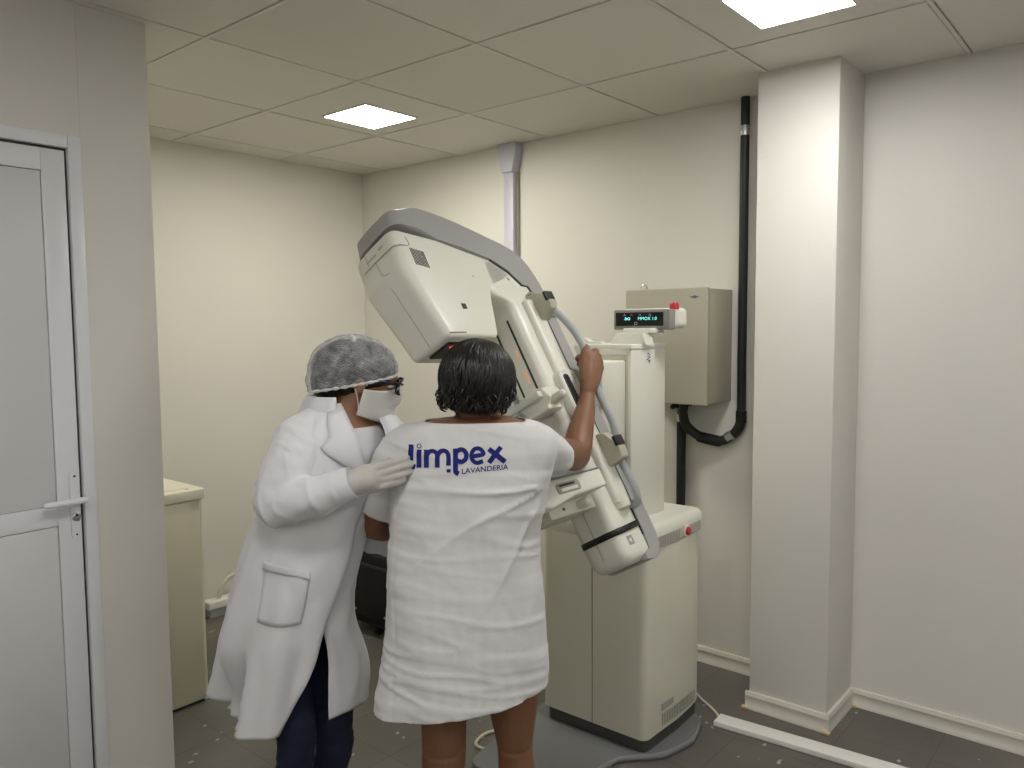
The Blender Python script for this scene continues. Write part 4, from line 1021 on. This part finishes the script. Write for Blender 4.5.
# sleeves
def sleeve(pts, rs, seed):
    bm = bmesh.new(); chain(bm, pts, rs, 32, 8); me = remesh(bm, .0055, 4); a = pts[0]; b = pts[len(pts)//2]; e = pts[-1]
    el_ = b
    def fd(c, n):
        q = c-el_; rho = q.length; s_ = (c-a).dot((b-a).normalized()) if (c-a).length < (c-e).length else (c-e).dot((b-e).normalized())
        r_ = 1-abs(math.sin(s_*58+3*noise.noise(c*9+Vector((seed, 0, 0)))+c.z*9)); 
        return .013*(r_**2-.3)*(.35+.9*math.exp(-rho/.09))*(.5+noise.noise(c*7+Vector((0, seed, 0)))) + .008*noise.noise(c*13)+.003*noise.noise(c*35)
    displace(me, fd)
    d = (pts[-1]-pts[-2]).normalized(); cut_caps(me, [(e, d, -.002, .09)])
    return me
sp = [Vector((-1.750, 1.275, 1.275)), Vector((-1.740, 1.212, 1.248)), W(294, 455, 2.02), W(279, 492, 1.99), W(283, 503, 1.975), W(312, 498, 1.955), W(334, 489, 1.95), W(350, 483, 1.945)]
me = sleeve(sp, [.050, .064, .067, .063, .059, .052, .044, .037], 1.0)
sl = obj('sleeve', me, COATM, pc); s2 = sl.modifiers.new('t', 'SOLIDIFY'); s2.thickness = .0025; s2.offset = -1
bm = bmesh.new(); dcf = (W(352, 482.5, 1.945)-W(336, 488, 1.95)).normalized()
tube(bm, [W(338, 487.5, 1.95), W(346, 484.6, 1.9465), W(353, 482.2, 1.945)], [.0455, .0425, .040], 32, 3, 'flat'); cuff = obj('cuff', bm, mat('cuff_white', (.74, .74, .80), .75), sl)
spl = [Vector((-1.755, 1.455, 1.262)), W(382, 446, 2.30), W(377, 488, 2.28), W(370, 526, 2.26), W(380, 535, 2.25), W(404, 536, 2.24), W(436, 533, 2.23)]
me = sleeve(spl, [.060, .066, .064, .058, .056, .050, .042], 2.0)
sl2 = obj('sleeve', me, COATM, pc); s2 = sl2.modifiers.new('t', 'SOLIDIFY'); s2.thickness = .0025; s2.offset = -1
# collar stand and turned-down lapels along both front edges
def edge_pt(z, far, out=0, side=0):
    best = min(rows, key=lambda r_: abs(r_[0]-z)); i = rows.index(best); j = min(i+1, len(rows)-1) if z > best[0] else max(i-1, 0)
    o_ = rows[j]; t = 0 if abs(o_[0]-best[0]) < 1e-6 else (z-best[0])/(o_[0]-best[0]); rr = tuple(a+(b-a)*t for a, b in zip(best, o_))
    tt = (side if far else 1-side); return coat_pt(rr, tt), rr
def lapel(far):
    bm = bmesh.new(); g = []
    for i in range(15):
        s_ = i/14; z = 1.13+(1.325-1.13)*s_
        wd = (.002+.095*smoothstep(0, .62, s_)) if s_ < .62 else (.095-.035*smoothstep(.62, .66, s_)+.06*(s_-.62))
        row = []
        for k in range(6):
            q = k/5; p, rr = edge_pt(z-.012*q*s_, far, 0, wd*q); c = Vector((rr[1], rr[2], p.z)); o_ = (p-c).normalized()
            row.append(bm.verts.new(p+o_*(.006+.010*math.sin(q*math.pi)*(.4+s_)+.004*q)))
        g.append(row)
    for a, b in zip(g, g[1:]):
        for k in range(5): bm.faces.new((a[k], a[k+1], b[k+1], b[k]))
    o = obj('lapel', to_mesh(bm, True, 60), COATM, coat); s_ = o.modifiers.new('t', 'SOLIDIFY'); s_.thickness = .003; s_.offset = 0
lapel(False); lapel(True)
bm = bmesh.new(); g = []
for k in range(41):
    t = .03+.94*k/40; row = []
    for z, lift in ((1.305, .004), (1.335, .006), (1.350, .010), (1.344, .017), (1.328, .025), (1.308, .034), (1.292, .042)):
        zz = 1.332; p, rr = edge_pt(zz, True, 0, t); c = Vector((rr[1], rr[2], p.z)); o_ = (p-c).normalized(); row.append(bm.verts.new(Vector((p.x, p.y, z))+o_*lift))
    g.append(row)
for a, b in zip(g, g[1:]):
    for k in range(len(a)-1): bm.faces.new((a[k], a[k+1], b[k+1], b[k]))
o = obj('collar', to_mesh(bm, True, 60), COATM, coat); s_ = o.modifiers.new('t', 'SOLIDIFY'); s_.thickness = .003; s_.offset = 0
# pocket and hem band, sewn on the near side
def patch(name, quad, n, m_, lift, bulge=0, corner=None):
    bm = bmesh.new(); g = []
    for i in range(n+1):
        row = []
        for j in range(m_+1):
            u_, v_ = i/n, j/m_; a = Vector(quad[0]).lerp(Vector(quad[1]), u_); b = Vector(quad[3]).lerp(Vector(quad[2]), u_); q = a.lerp(b, v_)
            if corner: q.y += corner*math.sin(math.pi*u_)*v_
            h = onto(ctree, q.x, q.y, lift+bulge*math.sin(math.pi*u_)*math.sin(math.pi*v_*.9+.2)); row.append(h)
        g.append(row)
    if any(h is None for r_ in g for h in r_): return None
    g = [[bm.verts.new(h) for h in r_] for r_ in g]
    for a, b in zip(g, g[1:]):
        for k in range(m_): bm.faces.new((a[k], a[k+1], b[k+1], b[k]))
    o = obj(name, to_mesh(bm, True, 60), COATM, coat); s_ = o.modifiers.new('t', 'SOLIDIFY'); s_.thickness = .0035; s_.offset = 0; return o
patch('pocket', [(267, 562), (311, 573), (301, 622), (258, 621)], 12, 12, .005, .003, 5)
patch('pocket_hem', [(267, 561), (311, 572), (310, 580), (265, 569)], 12, 3, .0095)
# hair under the cap, cap, mask, glasses
bm = bmesh.new(); ellipsoid(bm, P2(0, -.028, .040), r2_*.087*.95, f2_*.112*.95, u2_*.083*.95, 4); ellipsoid(bm, P2(0, -.095, -.022), r2_*.064, f2_*.059, u2_*.062, 3)
ellipsoid(bm, P2(0, -.066, .018), r2_*.078, f2_*.091, u2_*.079, 4)
hr2 = remesh(bm, .005, 6)
displace(hr2, lambda c, n: .0025*noise.noise(c*60)+.004*noise.noise(c*18)); hair2 = obj('hair', hr2, HAIR, pc)
bm = bmesh.new(); ellipsoid(bm, P2(0, -.032, .043), r2_*.092*.95, f2_*.117*.95, u2_*.087*.95, 4); ellipsoid(bm, P2(0, -.103, -.020), r2_*.070, f2_*.062, u2_*.066, 4)
ellipsoid(bm, P2(0, -.066, .020), r2_*.084, f2_*.098, u2_*.086, 4)
cp = remesh(bm, .0045, 10)
cn = P2(0, .098, .052); cb_ = P2(0, -.15, -.072); cdir = (cn-cb_).normalized(); cnrm = cdir.cross(r2_).normalized(); cnrm = cnrm if cnrm.dot(u2_) < 0 else -cnrm
def cap_d(c, n):
    q = c-P2(0, -.03, .04); a = math.atan2(q.dot(r2_), q.dot(u2_)); x = q.dot(f2_)
    return .0030*(1-abs(math.sin(a*22+5*noise.noise(c*14))))*smoothstep(.0, .02, (cb_-c).dot(cnrm)+.02)+.003*noise.noise(c*45)
displace(cp, cap_d)
cut_caps(cp, [((cn+cb_)/2+P2(0,0,0)-P2(0,0,0), cnrm, .0, .4)])
uv = cp.uv_layers.new(name='wrap')
for lp in cp.loops:
    q = cp.vertices[lp.vertex_index].co-P2(0, -.03, .04); uv.data[lp.index].uv = (math.atan2(q.dot(r2_), q.dot(u2_))/(2*math.pi)+.5, q.dot(f2_)*3)
cap = obj('hair_cap', cp, NET, pc)
# gathered elastic edge: follow the open border of the cap
bm = bmesh.new(); bm.from_mesh(cp); ed = [e for e in bm.edges if e.is_boundary]; cen = sum((e.verts[0].co for e in ed), Vector())/max(1, len(ed))
bp_s = sorted({v for e in ed for v in e.verts}, key=lambda v: math.atan2((v.co-cen).dot(r2_), (v.co-cen).dot(cdir)))
loop = [v.co.copy() for v in bp_s][::3]; bm.free()
if len(loop) > 8:
    loop = loop+loop[:1]; bm = bmesh.new()
    tube(bm, [cen+(p-cen)*(1.0+.012*math.sin(i*2.1)) for i, p in enumerate(loop)], [.0042+.0014*math.sin(i*1.9) for i in range(len(loop))], 8, 2)
    obj('elastic_edge', bm, mat('elastic_white', (.62, .62, .62), .85), cap)
# mask
bm = bmesh.new(); g = []
for i in range(19):
    a = -1.5+3.0*i/18; row = []
    for j in range(15):
        v_ = j/14; z = .002+.014*math.cos(a)**4*(1-v_)-.110*v_+.014*(abs(a)/1.5)*(1-2*v_)*-1
        rad = .1045+.022*math.cos(a)**6*math.exp(-((v_-.28)/.26)**2)+.010*math.cos(a)**2*math.exp(-((v_-.75)/.25)**2)-.010*smoothstep(.85, 1, v_)
        pl = .0022*math.sin(v_*6*math.pi)*smoothstep(.08, .3, v_)*smoothstep(1, .8, v_)*math.cos(a)
        x = math.sin(a)*.081*(1-.10*v_); y = math.cos(a)*(rad+pl)*1.0-.002
        row.append(bm.verts.new(P2(x, y, z)))
    g.append(row)
for a, b in zip(g, g[1:]):
    for k in range(14): bm.faces.new((a[k], a[k+1], b[k+1], b[k]))
mk = obj('face_mask', to_mesh(bm, True, 60), MASKM, pc); s_ = mk.modifiers.new('t', 'SOLIDIFY'); s_.thickness = .002; s_.offset = 1
for q in (-1, 1):
    bm = bmesh.new(); tube(bm, [P2(q*.079, .012, .0), P2(q*.080, .004, .018), P2(q*.082, -.012, .036)], .0017, 6, 4); obj('ear_loop', bm, MASKM, mk)
    bm = bmesh.new(); tube(bm, [P2(q*.072, .010, -.085), P2(q*.080, -.002, -.05), P2(q*.084, -.018, -.02)], .0017, 6, 4); obj('ear_loop', bm, MASKM, mk)
# glasses
P_Y = .114
def ring_pts(q): return [P2(q*.033+.027*math.cos(a*math.pi/10)*1.0, P_Y-.010*abs(math.cos(a*math.pi/10))-.006*(1 if q*math.cos(a*math.pi/10) > 0 else 0), .016+.022*math.sin(a*math.pi/10)) for a in range(21)]
bm = bmesh.new()
for q in (-1, 1): tube(bm, ring_pts(q), .0026, 8, 2, 'flat')
tube(bm, [P2(-.010, .114, .022), P2(0, .117, .024), P2(.010, .114, .022)], .0024, 8, 3)
gl = obj('glasses', bm, FRAME, pc)
for q in (-1, 1):
    bm = bmesh.new(); tube(bm, [P2(q*.058, .102, .024), P2(q*.070, .088, .025), P2(q*.078, .04, .020), P2(q*.082, -.01, .016), P2(q*.081, -.03, .004)], [.0048, .0048, .0042, .0036, .003], 8, 3, flat=(r2_, .5)); obj('temple', bm, FRAME, gl)
    bm = bmesh.new(); rp_ = ring_pts(q)[:-1]; cc = sum(rp_, Vector())/20; va = [bm.verts.new(p) for p in rp_]; cv = bm.verts.new(cc+f2_*.002)
    for k in range(20): bm.faces.new((va[k], va[(k+1) % 20], cv))
    o = obj('lens', bm, GLASS, gl); s_ = o.modifiers.new('t', 'SOLIDIFY'); s_.thickness = .0012
    bm = bmesh.new(); ellipsoid(bm, P2(q*.031, .080, .012), r2_*.012, f2_*.0105, u2_*.0085, 2); e_ = obj('eye', bm, EYEW, pc)
    bm = bmesh.new(); ellipsoid(bm, P2(q*.031, .0885, .012), r2_*.005, f2_*.003, u2_*.005, 2); obj('iris', bm, IRIS, e_)
# glove on the near hand
bm = bmesh.new()
hand_parts(bm, rwr, RH+ZZ*.22+AH*.04, AH, ZZ, .88, (8, 14, 12), .55, (10, 25, 15), 1.22)
fdg = (RH+ZZ*.22+AH*.04).normalized()
chain(bm, [rwr-fdg*.022, rwr+fdg*.0, rwr+fdg*.05], [.0345, .032, .031], 20, 4, flat=(AH, .92))
me = remesh(bm, .0026, 3)
displace(me, lambda c, n: .0012*noise.noise(c*70)+.0016*max(0, 1-abs(noise.noise(c*38))*3)*smoothstep(.06, .0, (c-rwr).length))
glv = obj('glove', me, GLOVE, pc)
bm = bmesh.new(); tt_ = [rwr-fdg*.022+(ZZ-fdg*ZZ.dot(fdg)).normalized()*.034*math.cos(a*math.pi/10)+AH*.0255*math.sin(a*math.pi/10) for a in range(21)]
tube(bm, tt_, .0028, 8, 2, 'flat'); obj('rolled_edge', bm, mat('latex_edge', (.66, .63, .52), .5), glv)
bm = bmesh.new(); hand_parts(bm, lwr2, RH*.8+AH*.3, -ZZ, -AH, .93, (20, 30, 20), 1, (35, 20, 15), 1.08); obj('glove', remesh(bm, .0032, 3), GLOVE, pc)
#--COAT-END
